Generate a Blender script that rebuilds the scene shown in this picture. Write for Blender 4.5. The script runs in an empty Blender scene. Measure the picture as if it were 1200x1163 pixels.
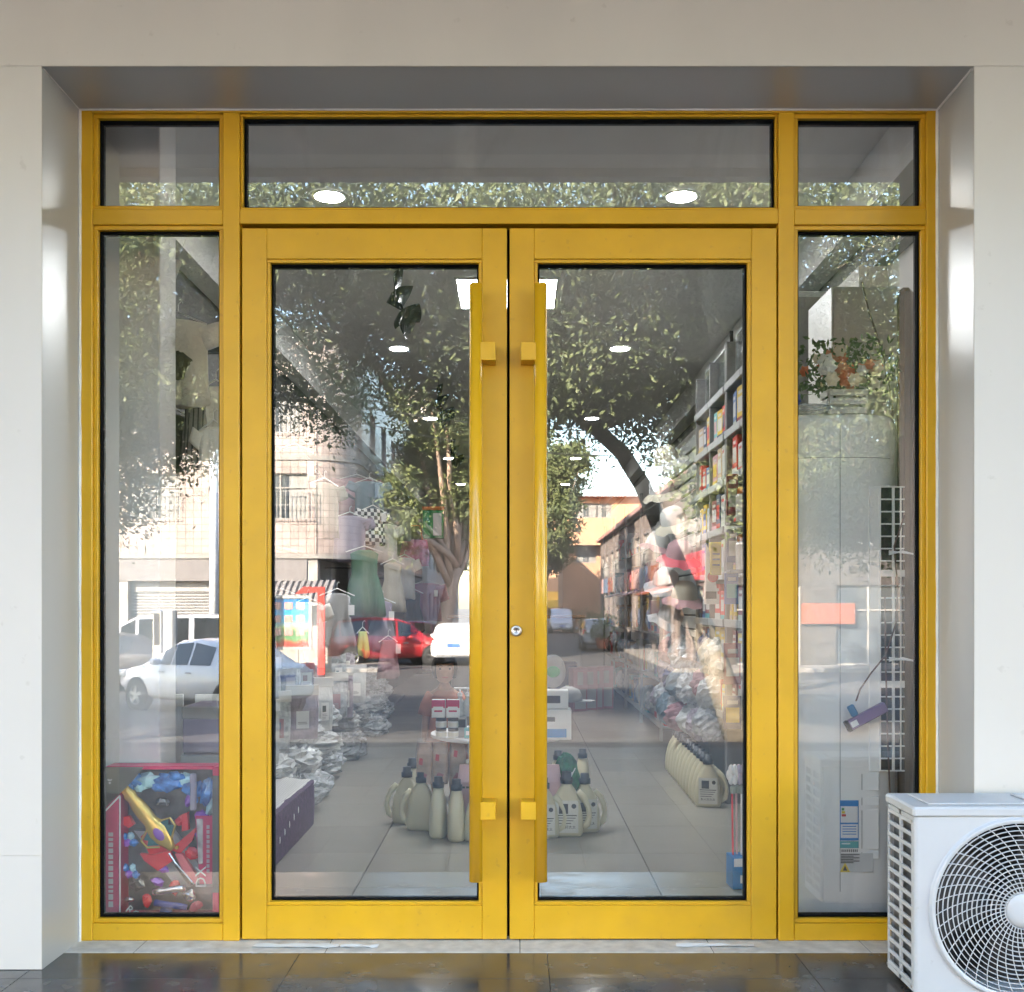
import bpy, math, random
import numpy as np
from mathutils import Vector, Matrix

R = math.radians
random.seed(7)
scene = bpy.context.scene
col = scene.collection

# ------------------------------------------------------------------ camera
EYE = 1.123          # lens height above the shop floor
DIST = 3.6           # lens to the shopfront
FPX = 1260.0         # focal length in pixels of the 1200 px wide photograph
cam_data = bpy.data.cameras.new('camera')
cam_data.sensor_width = 36.0
cam_data.lens = 36.0 * FPX / 1200.0
cam_data.shift_x = -5.0 / 1200.0
cam_data.shift_y = 128.5 / 1200.0
cam_data.clip_start = 0.05
cam_data.clip_end = 2000
cam = bpy.data.objects.new('camera', cam_data)
cam.location = (0, -DIST, EYE)
cam.rotation_euler = (R(90), 0, 0)
col.objects.link(cam)
scene.camera = cam

# ------------------------------------------------------------------ sky and sun
SUN_DIR = Vector((-0.50, 0.70, 0.46)).normalized()      # towards the sun: over the shop roof, from the left
world = bpy.data.worlds.new('World')
scene.world = world
world.use_nodes = True
wn = world.node_tree
sky = wn.nodes.new('ShaderNodeTexSky')
sky.sky_type = 'NISHITA'
sky.sun_disc = False
sky.sun_elevation = math.asin(SUN_DIR.z)
sky.sun_rotation = math.atan2(SUN_DIR.x, SUN_DIR.y)
sky.air_density = 1.2
sky.dust_density = 1.0
wn.nodes['Background'].inputs['Strength'].default_value = 0.15
wn.links.new(sky.outputs[0], wn.nodes['Background'].inputs['Color'])
sun_data = bpy.data.lights.new('sun', 'SUN')
sun_data.energy = 5.0
sun_data.angle = R(0.5)
sun_data.color = (1.0, 0.86, 0.70)
sun = bpy.data.objects.new('sun', sun_data)
sun.rotation_euler = SUN_DIR.to_track_quat('Z', 'Y').to_euler()
sun.location = (-20, 25, 30)
col.objects.link(sun)
scene.view_settings.view_transform = 'Standard'
scene.view_settings.look = 'None'
scene.view_settings.gamma = 1.0
scene.view_settings.use_curve_mapping = False
scene.view_settings.exposure = 3.95
scene.render.engine = 'CYCLES'
scene.cycles.max_bounces = 10
scene.cycles.diffuse_bounces = 4
scene.cycles.glossy_bounces = 5
scene.cycles.transmission_bounces = 6
scene.cycles.transparent_max_bounces = 14
scene.cycles.caustics_reflective = False
scene.cycles.caustics_refractive = False
scene.cycles.sample_clamp_indirect = 6.0
scene.cycles.use_denoising = True

# ------------------------------------------------------------------ helpers
def W(px, py, d):
    """a pixel of the photograph at distance d from the lens -> point of the shop"""
    return Vector(((px - 605) / FPX * d, d - DIST, EYE + (710 - py) / FPX * d))

def S(px, d, z=None, py=None):
    """street place whose mirror image in the glass shows at column px, d metres along the sight line"""
    zz = z if z is not None else EYE + (710 - py) / FPX * d
    return Vector(((px - 605) / FPX * d, 0.1 - (d - DIST), zz))

def fx(px): return (px - 605) / 350.0
def fz(py): return EYE + (710 - py) / 350.0

class MB:
    def __init__(s): s.v = []; s.f = []
    def add(s, vs, fs):
        n = len(s.v); s.v += [tuple(p) for p in vs]
        s.f += [tuple(i + n for i in f) for f in fs]; return s
    def box(s, x0, x1, y0, y1, z0, z1):
        vs = [(x, y, z) for x in (x0, x1) for y in (y0, y1) for z in (z0, z1)]
        return s.add(vs, [(0,1,3,2),(4,6,7,5),(0,4,5,1),(2,3,7,6),(0,2,6,4),(1,5,7,3)])
    def rbox(s, x0, x1, y0, y1, z0, z1, b=0.002):
        c = Vector(((x0+x1)/2, (y0+y1)/2, (z0+z1)/2)); h = Vector((abs(x1-x0)/2, abs(y1-y0)/2, abs(z1-z0)/2))
        b = min(b, h.x*.95, h.y*.95, h.z*.95)
        idx = {}; vs = []
        for sx in (-1,1):
            for sy in (-1,1):
                for sz in (-1,1):
                    sg = (sx,sy,sz)
                    for a in range(3):
                        p = [sg[k]*(h[k]-(0 if k == a else b)) + c[k] for k in range(3)]
                        idx[(sx,sy,sz,a)] = len(vs); vs.append(tuple(p))
        fs = []
        for a in range(3):
            o = [k for k in range(3) if k != a]
            for sg in (-1,1):
                q = []
                for (p1,p2) in ((-1,-1),(1,-1),(1,1),(-1,1)):
                    t = [0,0,0]; t[a] = sg; t[o[0]] = p1; t[o[1]] = p2
                    q.append(idx[(t[0],t[1],t[2],a)])
                fs.append(q)
            for s1 in (-1,1):
                for s2 in (-1,1):
                    q = []
                    for (tt, ax) in ((-1,o[0]),(1,o[0]),(1,o[1]),(-1,o[1])):
                        t = [0,0,0]; t[a] = tt; t[o[0]] = s1; t[o[1]] = s2
                        q.append(idx[(t[0],t[1],t[2],ax)])
                    fs.append(q)
        for sx in (-1,1):
            for sy in (-1,1):
                for sz in (-1,1):
                    fs.append([idx[(sx,sy,sz,a)] for a in range(3)])
        out = []
        for q in fs:
            p = [Vector(vs[i]) for i in q]
            n = (p[1]-p[0]).cross(p[2]-p[0]); m = sum(p, Vector())/len(p)
            out.append(tuple(q) if n.dot(m-c) >= 0 else tuple(reversed(q)))
        return s.add(vs, out)
    def loft(s, rings, cap=True, closed=True):
        n = len(rings[0]); base = len(s.v)
        for r in rings: s.v += [tuple(p) for p in r]
        m = n if closed else n-1
        for i in range(len(rings)-1):
            for j in range(m):
                k = (j+1) % n
                s.f.append((base+i*n+j, base+i*n+k, base+(i+1)*n+k, base+(i+1)*n+j))
        if cap and closed:
            s.f.append(tuple(base+j for j in reversed(range(n))))
            s.f.append(tuple(base+(len(rings)-1)*n+j for j in range(n)))
        return s
    def tube(s, pts, r, n=8, cap=True):
        pts = [Vector(p) for p in pts]; rings = []
        a = None
        for i, p in enumerate(pts):
            d = (pts[min(i+1,len(pts)-1)] - pts[max(i-1,0)])
            d = d.normalized() if d.length > 1e-9 else Vector((0,0,1))
            if a is None: a = d.cross(Vector((0,0,1)) if abs(d.z) < .9 else Vector((1,0,0)))
            else: a = a - d*a.dot(d)
            a.normalize(); b = d.cross(a)
            rr = r[i] if isinstance(r, (list, tuple)) else r
            rings.append([p + a*math.cos(2*math.pi*k/n)*rr + b*math.sin(2*math.pi*k/n)*rr for k in range(n)])
        return s.loft(rings, cap)
    def cyl(s, p0, p1, r0, r1=None, n=16, cap=True):
        return s.tube([p0, p1], [r0, r0 if r1 is None else r1], n, cap)
    def lathe(s, prof, n=16, c=(0,0,0), sx=1, sy=1, cap=True):
        return s.loft([[(c[0]+r*sx*math.cos(2*math.pi*k/n), c[1]+r*sy*math.sin(2*math.pi*k/n), c[2]+z) for k in range(n)] for r, z in prof], cap)
    def ball(s, c, rx, ry=None, rz=None, nu=10, nv=6, jit=0, rnd=None):
        ry = rx if ry is None else ry; rz = rx if rz is None else rz
        rings = []
        for i in range(nv+1):
            t = math.pi*(i/nv); t = min(max(t, .12), math.pi-.12)
            ring = []
            for k in range(nu):
                a = 2*math.pi*k/nu; q = 1 + (rnd.uniform(-jit, jit) if jit else 0)
                ring.append((c[0]+rx*q*math.sin(t)*math.cos(a), c[1]+ry*q*math.sin(t)*math.sin(a), c[2]-rz*q*math.cos(t)))
            rings.append(ring)
        return s.loft(rings)
    def prism(s, poly, axis, a, b):
        n = len(poly)
        def P(p, t):
            return (t, p[0], p[1]) if axis == 'x' else (p[0], t, p[1]) if axis == 'y' else (p[0], p[1], t)
        vs = [P(p, a) for p in poly] + [P(p, b) for p in poly]
        fs = [tuple(range(n)), tuple(reversed(range(n, 2*n)))]
        fs += [(i, i+n, (i+1) % n + n, (i+1) % n) for i in range(n)]
        return s.add(vs, fs)
    def xf(s, M, start=0):
        for i in range(start, len(s.v)): s.v[i] = tuple(M @ Vector(s.v[i]))
        return s
    def mesh(s, name):
        me = bpy.data.meshes.new(name); me.from_pydata(s.v, [], s.f); me.update(); return me
    def build(s, name, mat, parent=None, loc=None, smooth=False, rot=None):
        me = s.mesh(name); me.materials.append(mat)
        if smooth: me.polygons.foreach_set('use_smooth', [True]*len(me.polygons))
        return link(name, me, parent, loc, rot)

def link(name, me, parent=None, loc=None, rot=None):
    o = bpy.data.objects.new(name, me); col.objects.link(o)
    if loc is not None: o.location = loc
    if rot is not None: o.rotation_euler = rot
    if parent: o.parent = parent
    return o

TEXTS = {}
def tag(o, label=None, cat=None, group=None, kind=None):
    if label: o['label'] = label
    if cat: o['category'] = cat
    if group: o['group'] = group
    if kind: o['kind'] = kind
    return o
def thing(name, label, cat, loc=(0,0,0), rz=0, group=None):
    o = bpy.data.objects.new(name, None); col.objects.link(o)
    o.empty_display_size = .1; o.location = loc; o.rotation_euler = (0,0,rz)
    return tag(o, label, cat, group)
def struct(o): o['kind'] = 'structure'; return o
def copy_tree(o, parent=None):
    c = o.copy(); col.objects.link(c); c.parent = parent
    for ch in list(o.children): copy_tree(ch, c)
    return c
def text(body, size, parent, loc, rot, mat, name='lettering', align='CENTER', ex=.0004, sx=1):
    cu = bpy.data.curves.new(name, 'FONT'); cu.body = body; cu.size = size
    cu.align_x = align; cu.align_y = 'CENTER'; cu.extrude = ex; cu.resolution_u = 2
    cu.materials.append(mat)
    key = (body, size, mat.name)
    if key not in TEXTS:        # keep the letters as plain mesh
        t = bpy.data.objects.new('t', cu); col.objects.link(t)
        me = bpy.data.meshes.new_from_object(t.evaluated_get(bpy.context.evaluated_depsgraph_get()))
        bpy.data.objects.remove(t); TEXTS[key] = me
    o = link(name, TEXTS[key], parent, loc, rot); o.scale = (sx,1,1); return o

# ------------------------------------------------------------------ materials
MATS = {}
def mat(name, c, rough=.5, metal=0, var=.12, scale=6, bump=0, bscale=60, spec=.5, coat=0, rand=0, alpha=1, rvar=0, emis=None, estr=0, stretch=None):
    m = bpy.data.materials.new(name); m.use_nodes = True
    t = m.node_tree; p = t.nodes['Principled BSDF']; L = t.links.new
    tc = t.nodes.new('ShaderNodeTexCoord'); src = tc.outputs['Object']
    if stretch:
        mp = t.nodes.new('ShaderNodeMapping'); mp.inputs['Scale'].default_value = stretch
        L(src, mp.inputs['Vector']); src = mp.outputs[0]
    nz = t.nodes.new('ShaderNodeTexNoise'); nz.inputs['Scale'].default_value = scale
    nz.inputs['Detail'].default_value = 5; L(src, nz.inputs['Vector'])
    mx = t.nodes.new('ShaderNodeMix'); mx.data_type = 'RGBA'
    mx.inputs[6].default_value = (*[max(0, k*(1-var)) for k in c], 1)
    mx.inputs[7].default_value = (*[min(1, k*(1+var)) for k in c], 1)
    rmp = t.nodes.new('ShaderNodeMapRange'); rmp.inputs[1].default_value = .3; rmp.inputs[2].default_value = .7
    L(nz.outputs['Fac'], rmp.inputs[0]); L(rmp.outputs[0], mx.inputs[0])
    out = mx.outputs[2]
    if rand:
        oi = t.nodes.new('ShaderNodeObjectInfo'); hs = t.nodes.new('ShaderNodeHueSaturation')
        mr = t.nodes.new('ShaderNodeMapRange'); mr.inputs[3].default_value = 1-rand; mr.inputs[4].default_value = 1+rand
        L(oi.outputs['Random'], mr.inputs[0]); L(mr.outputs[0], hs.inputs['Value']); L(out, hs.inputs['Color']); out = hs.outputs[0]
    L(out, p.inputs['Base Color'])
    p.inputs['Roughness'].default_value = rough; p.inputs['Metallic'].default_value = metal
    p.inputs['Specular IOR Level'].default_value = spec; p.inputs['Coat Weight'].default_value = coat
    p.inputs['Coat Roughness'].default_value = .05
    if rvar:
        n2 = t.nodes.new('ShaderNodeTexNoise'); n2.inputs['Scale'].default_value = scale*1.7; n2.inputs['Detail'].default_value = 6
        L(src, n2.inputs['Vector'])
        r2 = t.nodes.new('ShaderNodeMapRange'); r2.inputs[1].default_value = .3; r2.inputs[2].default_value = .7
        r2.inputs[3].default_value = max(.02, rough-rvar); r2.inputs[4].default_value = rough+rvar
        L(n2.outputs['Fac'], r2.inputs[0]); L(r2.outputs[0], p.inputs['Roughness'])
    if bump:
        nb = t.nodes.new('ShaderNodeTexNoise'); nb.inputs['Scale'].default_value = bscale; nb.inputs['Detail'].default_value = 4
        L(src, nb.inputs['Vector'])
        b = t.nodes.new('ShaderNodeBump'); b.inputs['Strength'].default_value = bump; b.inputs['Distance'].default_value = .01
        L(nb.outputs['Fac'], b.inputs['Height']); L(b.outputs[0], p.inputs['Normal'])
    if alpha < 1: p.inputs['Alpha'].default_value = alpha
    if emis:
        p.inputs['Emission Color'].default_value = (*emis, 1); p.inputs['Emission Strength'].default_value = estr
    MATS[name] = m
    return m

def glass_mat(name, refl=.16, tint=(.94,.97,.95), rough=0.0, smudge=0):
    """clear sheet glass: part mirror (stronger at grazing angles), part see-through"""
    m = bpy.data.materials.new(name); m.use_nodes = True
    t = m.node_tree; L = t.links.new; t.nodes.clear()
    o = t.nodes.new('ShaderNodeOutputMaterial'); g = t.nodes.new('ShaderNodeBsdfGlossy'); g.inputs['Roughness'].default_value = rough
    tr = t.nodes.new('ShaderNodeBsdfTransparent'); tr.inputs['Color'].default_value = (*tint,1)
    lw = t.nodes.new('ShaderNodeLayerWeight'); lw.inputs['Blend'].default_value = .12
    mr = t.nodes.new('ShaderNodeMapRange'); mr.inputs[3].default_value = refl; mr.inputs[4].default_value = .9
    L(lw.outputs['Fresnel'], mr.inputs[0])
    mr.inputs[1].default_value = .03
    mx = t.nodes.new('ShaderNodeMixShader'); L(mr.outputs[0], mx.inputs[0]); L(tr.outputs[0], mx.inputs[1]); L(g.outputs[0], mx.inputs[2])
    res = mx.outputs[0]
    if smudge:      # dust and wiped streaks on the pane
        tc = t.nodes.new('ShaderNodeTexCoord'); mp = t.nodes.new('ShaderNodeMapping'); mp.inputs['Scale'].default_value = (1,1,.35); mp.inputs['Rotation'].default_value = (0,.6,0)
        L(tc.outputs['Object'], mp.inputs['Vector'])
        n1 = t.nodes.new('ShaderNodeTexNoise'); n1.inputs['Scale'].default_value = 3.5; n1.inputs['Detail'].default_value = 8; n1.inputs['Distortion'].default_value = 1.6
        L(mp.outputs[0], n1.inputs['Vector'])
        r1 = t.nodes.new('ShaderNodeMapRange'); r1.inputs[1].default_value = .56; r1.inputs[2].default_value = .72; r1.inputs[3].default_value = smudge*.03; r1.inputs[4].default_value = smudge
        L(n1.outputs['Fac'], r1.inputs[0])
        df = t.nodes.new('ShaderNodeBsdfDiffuse'); df.inputs['Color'].default_value = (.6,.6,.58,1)
        m2 = t.nodes.new('ShaderNodeMixShader'); L(r1.outputs[0], m2.inputs[0]); L(res, m2.inputs[1]); L(df.outputs[0], m2.inputs[2]); res = m2.outputs[0]
    L(res, o.inputs['Surface'])
    MATS[name] = m; return m

def tile_mat(name, c, mortar, tw, th, axis, rough=.35, offset=0, var=.12, msize=.012):
    m = bpy.data.materials.new(name); m.use_nodes = True
    t = m.node_tree; p = t.nodes['Principled BSDF']; L = t.links.new
    g = t.nodes.new('ShaderNodeNewGeometry'); sp = t.nodes.new('ShaderNodeSeparateXYZ'); L(g.outputs['Position'], sp.inputs[0])
    cb = t.nodes.new('ShaderNodeCombineXYZ')
    if axis == 'xy':
        ad = t.nodes.new('ShaderNodeMath'); ad.operation = 'SUBTRACT'; L(sp.outputs[0], ad.inputs[0]); L(sp.outputs[1], ad.inputs[1]); L(ad.outputs[0], cb.inputs[0])
    else: L(sp.outputs[0 if axis == 'x' else 1], cb.inputs[0])
    L(sp.outputs[2], cb.inputs[1])
    b = t.nodes.new('ShaderNodeTexBrick'); b.offset = offset; b.inputs['Scale'].default_value = 1
    b.inputs['Brick Width'].default_value = tw; b.inputs['Row Height'].default_value = th; b.inputs['Mortar Size'].default_value = msize
    b.inputs['Color1'].default_value = (*[k*(1-var) for k in c],1); b.inputs['Color2'].default_value = (*[min(1,k*(1+var)) for k in c],1); b.inputs['Mortar'].default_value = (*mortar,1)
    L(cb.outputs[0], b.inputs['Vector'])
    nz = t.nodes.new('ShaderNodeTexNoise'); nz.inputs['Scale'].default_value = .8; nz.inputs['Detail'].default_value = 6; L(g.outputs['Position'], nz.inputs['Vector'])
    mx = t.nodes.new('ShaderNodeMix'); mx.data_type = 'RGBA'; mx.blend_type = 'MULTIPLY'; mx.inputs[0].default_value = .5
    L(b.outputs['Color'], mx.inputs[6]); L(nz.outputs['Fac'], mx.inputs[7])
    L(mx.outputs[2], p.inputs['Base Color']); p.inputs['Roughness'].default_value = rough
    MATS[name] = m; return m

def leaf_mat(name, a, b):
    m = bpy.data.materials.new(name); m.use_nodes = True
    t = m.node_tree; L = t.links.new; t.nodes.clear()
    o = t.nodes.new('ShaderNodeOutputMaterial'); g = t.nodes.new('ShaderNodeNewGeometry')
    nz = t.nodes.new('ShaderNodeTexNoise'); nz.inputs['Scale'].default_value = .9; nz.inputs['Detail'].default_value = 4; L(g.outputs['Position'], nz.inputs['Vector'])
    ad = t.nodes.new('ShaderNodeMath'); ad.operation = 'ADD'; sc = t.nodes.new('ShaderNodeMath'); sc.operation = 'MULTIPLY'; sc.inputs[1].default_value = .5
    L(g.outputs['Random Per Island'], sc.inputs[0]); L(nz.outputs['Fac'], ad.inputs[0]); L(sc.outputs[0], ad.inputs[1])
    mr = t.nodes.new('ShaderNodeMapRange'); mr.inputs[1].default_value = .4; mr.inputs[2].default_value = 1.1; L(ad.outputs[0], mr.inputs[0])
    mx = t.nodes.new('ShaderNodeMix'); mx.data_type = 'RGBA'; mx.inputs[6].default_value = (*a,1); mx.inputs[7].default_value = (*b,1); L(mr.outputs[0], mx.inputs[0])
    d = t.nodes.new('ShaderNodeBsdfDiffuse'); tl = t.nodes.new('ShaderNodeBsdfTranslucent'); L(mx.outputs[2], d.inputs[0]); L(mx.outputs[2], tl.inputs[0])
    ms = t.nodes.new('ShaderNodeMixShader'); ms.inputs[0].default_value = .45; L(d.outputs[0], ms.inputs[1]); L(tl.outputs[0], ms.inputs[2])
    gl = t.nodes.new('ShaderNodeBsdfGlossy'); gl.inputs['Roughness'].default_value = .5
    m2 = t.nodes.new('ShaderNodeMixShader'); m2.inputs[0].default_value = .015; L(ms.outputs[0], m2.inputs[1]); L(gl.outputs[0], m2.inputs[2])
    L(m2.outputs[0], o.inputs['Surface']); MATS[name] = m; return m

def worn(m, dirt, speck=.66, amount=.28, scale=38, big=.35):
    """small chips, finger marks and grime with a shape of their own over a paint"""
    t = m.node_tree; p = t.nodes['Principled BSDF']; L = t.links.new
    src = p.inputs['Base Color'].links[0].from_socket
    g = t.nodes.new('ShaderNodeNewGeometry')
    n1 = t.nodes.new('ShaderNodeTexNoise'); n1.inputs['Scale'].default_value = scale; n1.inputs['Detail'].default_value = 3; L(g.outputs['Position'], n1.inputs['Vector'])
    n2 = t.nodes.new('ShaderNodeTexNoise'); n2.inputs['Scale'].default_value = 2.2; n2.inputs['Detail'].default_value = 8; L(g.outputs['Position'], n2.inputs['Vector'])
    r1 = t.nodes.new('ShaderNodeMapRange'); r1.inputs[1].default_value = speck; r1.inputs[2].default_value = speck+.06; r1.inputs[4].default_value = amount; L(n1.outputs['Fac'], r1.inputs[0])
    r2 = t.nodes.new('ShaderNodeMapRange'); r2.inputs[1].default_value = .52; r2.inputs[2].default_value = .85; r2.inputs[4].default_value = big; L(n2.outputs['Fac'], r2.inputs[0])
    mxm = t.nodes.new('ShaderNodeMath'); mxm.operation = 'MAXIMUM'; L(r1.outputs[0], mxm.inputs[0]); L(r2.outputs[0], mxm.inputs[1])
    mx = t.nodes.new('ShaderNodeMix'); mx.data_type = 'RGBA'; L(mxm.outputs[0], mx.inputs[0]); L(src, mx.inputs[6]); mx.inputs[7].default_value = (*dirt,1)
    L(mx.outputs[2], p.inputs['Base Color'])
    return m
yellow = worn(mat('yellow_paint', (.60,.335,.010), .38, var=.07, scale=5, bump=.05, bscale=240, rvar=.08), (.36,.20,.03))
black_rubber = mat('black_rubber', (.004,.004,.0045), .9, spec=.1)
handle_yellow = mat('yellow_gloss_paint', (.60,.335,.010), .26, var=.05, scale=5, coat=.2)
white_panel = mat('white_panel', (.54,.512,.472), .42, var=.045, scale=1.6, bump=.012, bscale=12, stretch=(1.5,1.5,.5))
satin = mat('satin_aluminium', (.47,.475,.48), .36, metal=.28, var=.02, scale=1)
sealant = mat('sealant', (.72,.71,.68), .6, bump=.4, bscale=90)
soffit_white = mat('soffit_white', (.88,.84,.78), .55, var=.04)
granite = mat('dark_granite', (.062,.058,.054), .19, var=.5, scale=6, rvar=.10, spec=.55)
stone = mat('threshold_stone', (.55,.52,.47), .55, var=.2, scale=20, bump=.15)
paving = mat('grey_paving', (.095,.09,.085), .6, var=.2, scale=5, bump=.1, rand=.1)
concrete = mat('concrete', (.24,.23,.215), .8, var=.2, scale=3, bump=.2)
asphalt = mat('asphalt', (.052,.051,.052), .8, var=.3, scale=2.5, bump=.35, bscale=160)
paint_white = mat('road_paint', (.65,.65,.62), .6, var=.2, scale=10)
pane_glass = glass_mat('pane_glass', .195, (.985,.99,.985), smudge=.10)
pane_inner = glass_mat('pane_inner_face', .012, (.99,.995,.99))
clear_film = glass_mat('clear_film', .03, (.99,.99,.99), .08)
floor_tile = mat('grey_floor_tile', (.34,.318,.275), .22, var=.04, scale=2, rand=.05)
grout = mat('grout', (.07,.068,.064), .8)
ceiling_white = mat('ceiling_white', (.66,.66,.66), .7, var=.03)
wall_white = mat('interior_white', (.74,.74,.73), .6, var=.04, scale=3)
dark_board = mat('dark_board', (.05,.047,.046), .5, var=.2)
lamp_glow = mat('lamp_glow', (1,1,1), .5, emis=(1,.97,.93), estr=7.5)
white_plastic = mat('white_plastic', (.78,.79,.80), .32, var=.03, scale=3)
ac_white = mat('ac_white', (.47,.475,.485), .38, var=.05, scale=4, bump=.01, bscale=100)
dark_void = mat('dark_void', (.01,.01,.011), .7)
steel = mat('steel', (.6,.6,.6), .3, metal=1)
black_metal = mat('black_metal', (.02,.02,.02), .35, var=.2)
worn(ac_white, (.30,.28,.25), .69, .30, 30, .14)
worn(white_panel, (.36,.33,.29), .70, .30, 22, .12)
worn(granite, (.17,.15,.125), .60, .30, 11, .40)

# ================================================================== shop building
OX0, OX1, OZ1 = -1.463, 1.412, 2.785          # opening in the wall
WY = -0.284                                    # front of the wall cladding
bld = thing('shop_building', 'shop building clad in white panels round the yellow glass entrance', 'building')
def panel(x0, x1, z0, z1, y0=WY, y1=WY+.0023, m=white_panel):
    g = .0007
    return MB().rbox(x0+g, x1-g, y0, y1, z0+g, z1-g, .0003).build('panel', m, bld)
ZJ = 2.787
MB().box(-4.2,OX0-.0005,WY+.0025,WY+.0195,.0,3.55).box(OX1+.0005,4.2,WY+.0025,WY+.0195,.0,3.55).box(OX0-.0004,OX1+.0004,WY+.0025,WY+.0195,ZJ,3.55).build('panel_backing', white_panel, bld)
for (a, b) in ((-4.2, -2.8), (-2.8, OX0)):
    panel(a, b, .352, ZJ); panel(a, b, 0, .352)
for (a, b) in ((OX1, 2.8), (2.8, 4.2)):
    panel(a, b, 0, ZJ)
for (a, b) in ((-4.2, 4.2),):
    panel(a, b, ZJ, 3.55)
# reveals: satin metal linings of the opening
MB().add([(OX0,WY+.004,0),(OX0,.02,0),(OX0,.02,OZ1),(OX0,WY+.004,OZ1)], [(0,1,2,3)]).box(OX0-.012,OX0-.001,WY+.021,.02,0,OZ1).build('reveal_lining', satin, bld)
MB().add([(OX1,WY+.004,0),(OX1,.02,0),(OX1,.02,OZ1),(OX1,WY+.004,OZ1)], [(3,2,1,0)]).box(OX1+.001,OX1+.012,WY+.021,.02,0,OZ1).build('reveal_lining', satin, bld)
MB().add([(OX0,WY+.004,OZ1),(OX1,WY+.004,OZ1),(OX1,.02,OZ1),(OX0,.02,OZ1)], [(3,2,1,0)]).box(OX0,OX1,WY+.021,.02,OZ1+.001,OZ1+.012).build('soffit_lining', satin, bld)
# uneven beads of sealant where frame and lining meet
for sx, x in ((1, OX0), (-1, OX1)):
    rr = random.Random(3); pts = []; rad = []
    for i in range(60):
        pts.append((x+sx*.003, -.003, .0+2.78*i/59)); rad.append(.004+.0022*rr.random())
    MB().tube(pts, rad, 6).build('sealant_bead', sealant, bld)
rr = random.Random(4)
MB().tube([(OX0+ (OX1-OX0)*i/50, -.002, OZ1-.002) for i in range(51)], [.003+.001*rr.random() for i in range(51)], 6).build('sealant_bead', sealant, bld)
MB().tube([(OX1-.001, WY+.01, OZ1-.001), (OX1-.001, .0, OZ1-.001)], .005, 6).build('sealant_bead', sealant, bld)
MB().tube([(OX0+.001, WY+.01, OZ1-.001), (OX0+.001, .0, OZ1-.001)], .002, 6).build('sealant_bead', sealant, bld)
# masonry behind the cladding, storeys above, canopy over the porch
core = mat('masonry', (.42,.40,.37), .8)
MB().box(-14,OX0-.013,WY+.021,.10,-1.0,3.6).box(OX1+.013,14,WY+.021,.10,-1.0,3.6).box(OX0-.013,OX1+.013,WY+.021,.10,OZ1+.013,3.6).build('wall', core, bld)
MB().box(-22,22,WY+.03,16.5,3.62,7.4).build('upper_storey', core, bld)
MB().box(-22,-1.75,.101,16.5,-1.0,3.599).box(1.75,22,.101,16.5,-1.0,3.599).box(-1.749,1.749,15.6,16.5,-1,3.599).build('side_masonry', core, bld)
MB().box(-22,22,-2.28,WY+.02,3.55,3.61).build('canopy', soffit_white, bld)
MB().box(-22,22,-2.36,-2.281,3.50,4.3).build('canopy_fascia', white_panel, bld)
for i in range(9):
    MB().box(-13+i*3.0,-13+i*3.0+1.6,WY+.018,WY+.029,4.9,6.3).build('window', mat('upper_glass%d' % i, (.06,.07,.08), .08) if i == 0 else MATS['upper_glass0'], bld)

# porch floor, threshold, steps
porch = struct(MB().box(-6,6,-4.62,-.0,-1.0,-.0125).build('porch_floor', concrete))
thr = struct(MB().box(-1.75,1.75,-.118,.0,-.012,-.003).build('threshold', grout))
xe = [-1.75,-1.24,-.62,.012,.64,1.15,1.75]
for i in range(6):
    MB().rbox(xe[i]+.0012,xe[i+1]-.0012,-.118,.085,-.0025,.0,.001).build('stone_slab', stone, thr)
for a, b in ((-4.2,-1.7501),(1.7501,4.2)):
    pass
ye = [-.12,-.36,-.86]
for j in range(2):
    xx = -3.9
    while xx < 3.9:
        MB().rbox(xx+.0008,xx+.7992,ye[j+1]+.0008,ye[j]-.0008,-.012,-.001,.0008).build('tile', granite, porch)
        xx += .8
yy = -.86
while yy > -4.6:
    xx = -3.9
    while xx < 3.9:
        MB().rbox(xx+.0015,xx+.5985,max(-4.62,yy-.6)+.0015,yy-.0015,-.012,-.001,.001).build('tile', paving, porch)
        xx += .6
    yy -= .6
st = struct(MB().box(-6,6,-6.2,-4.621,-1.0,-.81).box(-6,6,-5.88,-4.621,-.8095,-.605).box(-6,6,-5.56,-4.621,-.6045,-.405).box(-6,6,-5.24,-4.621,-.4045,-.205).box(-6,6,-4.92,-4.621,-.2045,-.01).build('steps', paving))

# ================================================================== yellow frame
FY0, FY1 = 0.0, .10
frame = thing('shopfront_frame', 'yellow metal shopfront frame with side lights and top lights of glass', 'shopfront', (0,0,0))
def bar(name, px0, px1, py0, py1, y0=FY0, y1=FY1, parent=frame, m=yellow, b=.0022):
    return MB().rbox(fx(px0), fx(px1), y0, y1, fz(py1), fz(py0), b).build(name, m, parent)
bar('jamb', 94.5, 108, 127, 1103)
bar('jamb', 1086, 1098, 127, 1103)
bar('head_rail', 108.1, 1085.9, 127.5, 132)
for a, b in ((261,280.5),(912.5,931)):
    bar('mullion', a, b, 132.1, 1103)
bar('transom', 280.6, 912.4, 245, 262, FY0+.002)
bar('transom', 108.1, 260.9, 245, 263, FY0+.002)
bar('transom', 931.1, 1085.9, 245, 263, FY0+.002)
bar('sill_rail', 108.1, 260.9, 1083, 1102.8, FY0+.002)
bar('sill_rail', 931.1, 1085.9, 1083, 1102.8, FY0+.002)
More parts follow.
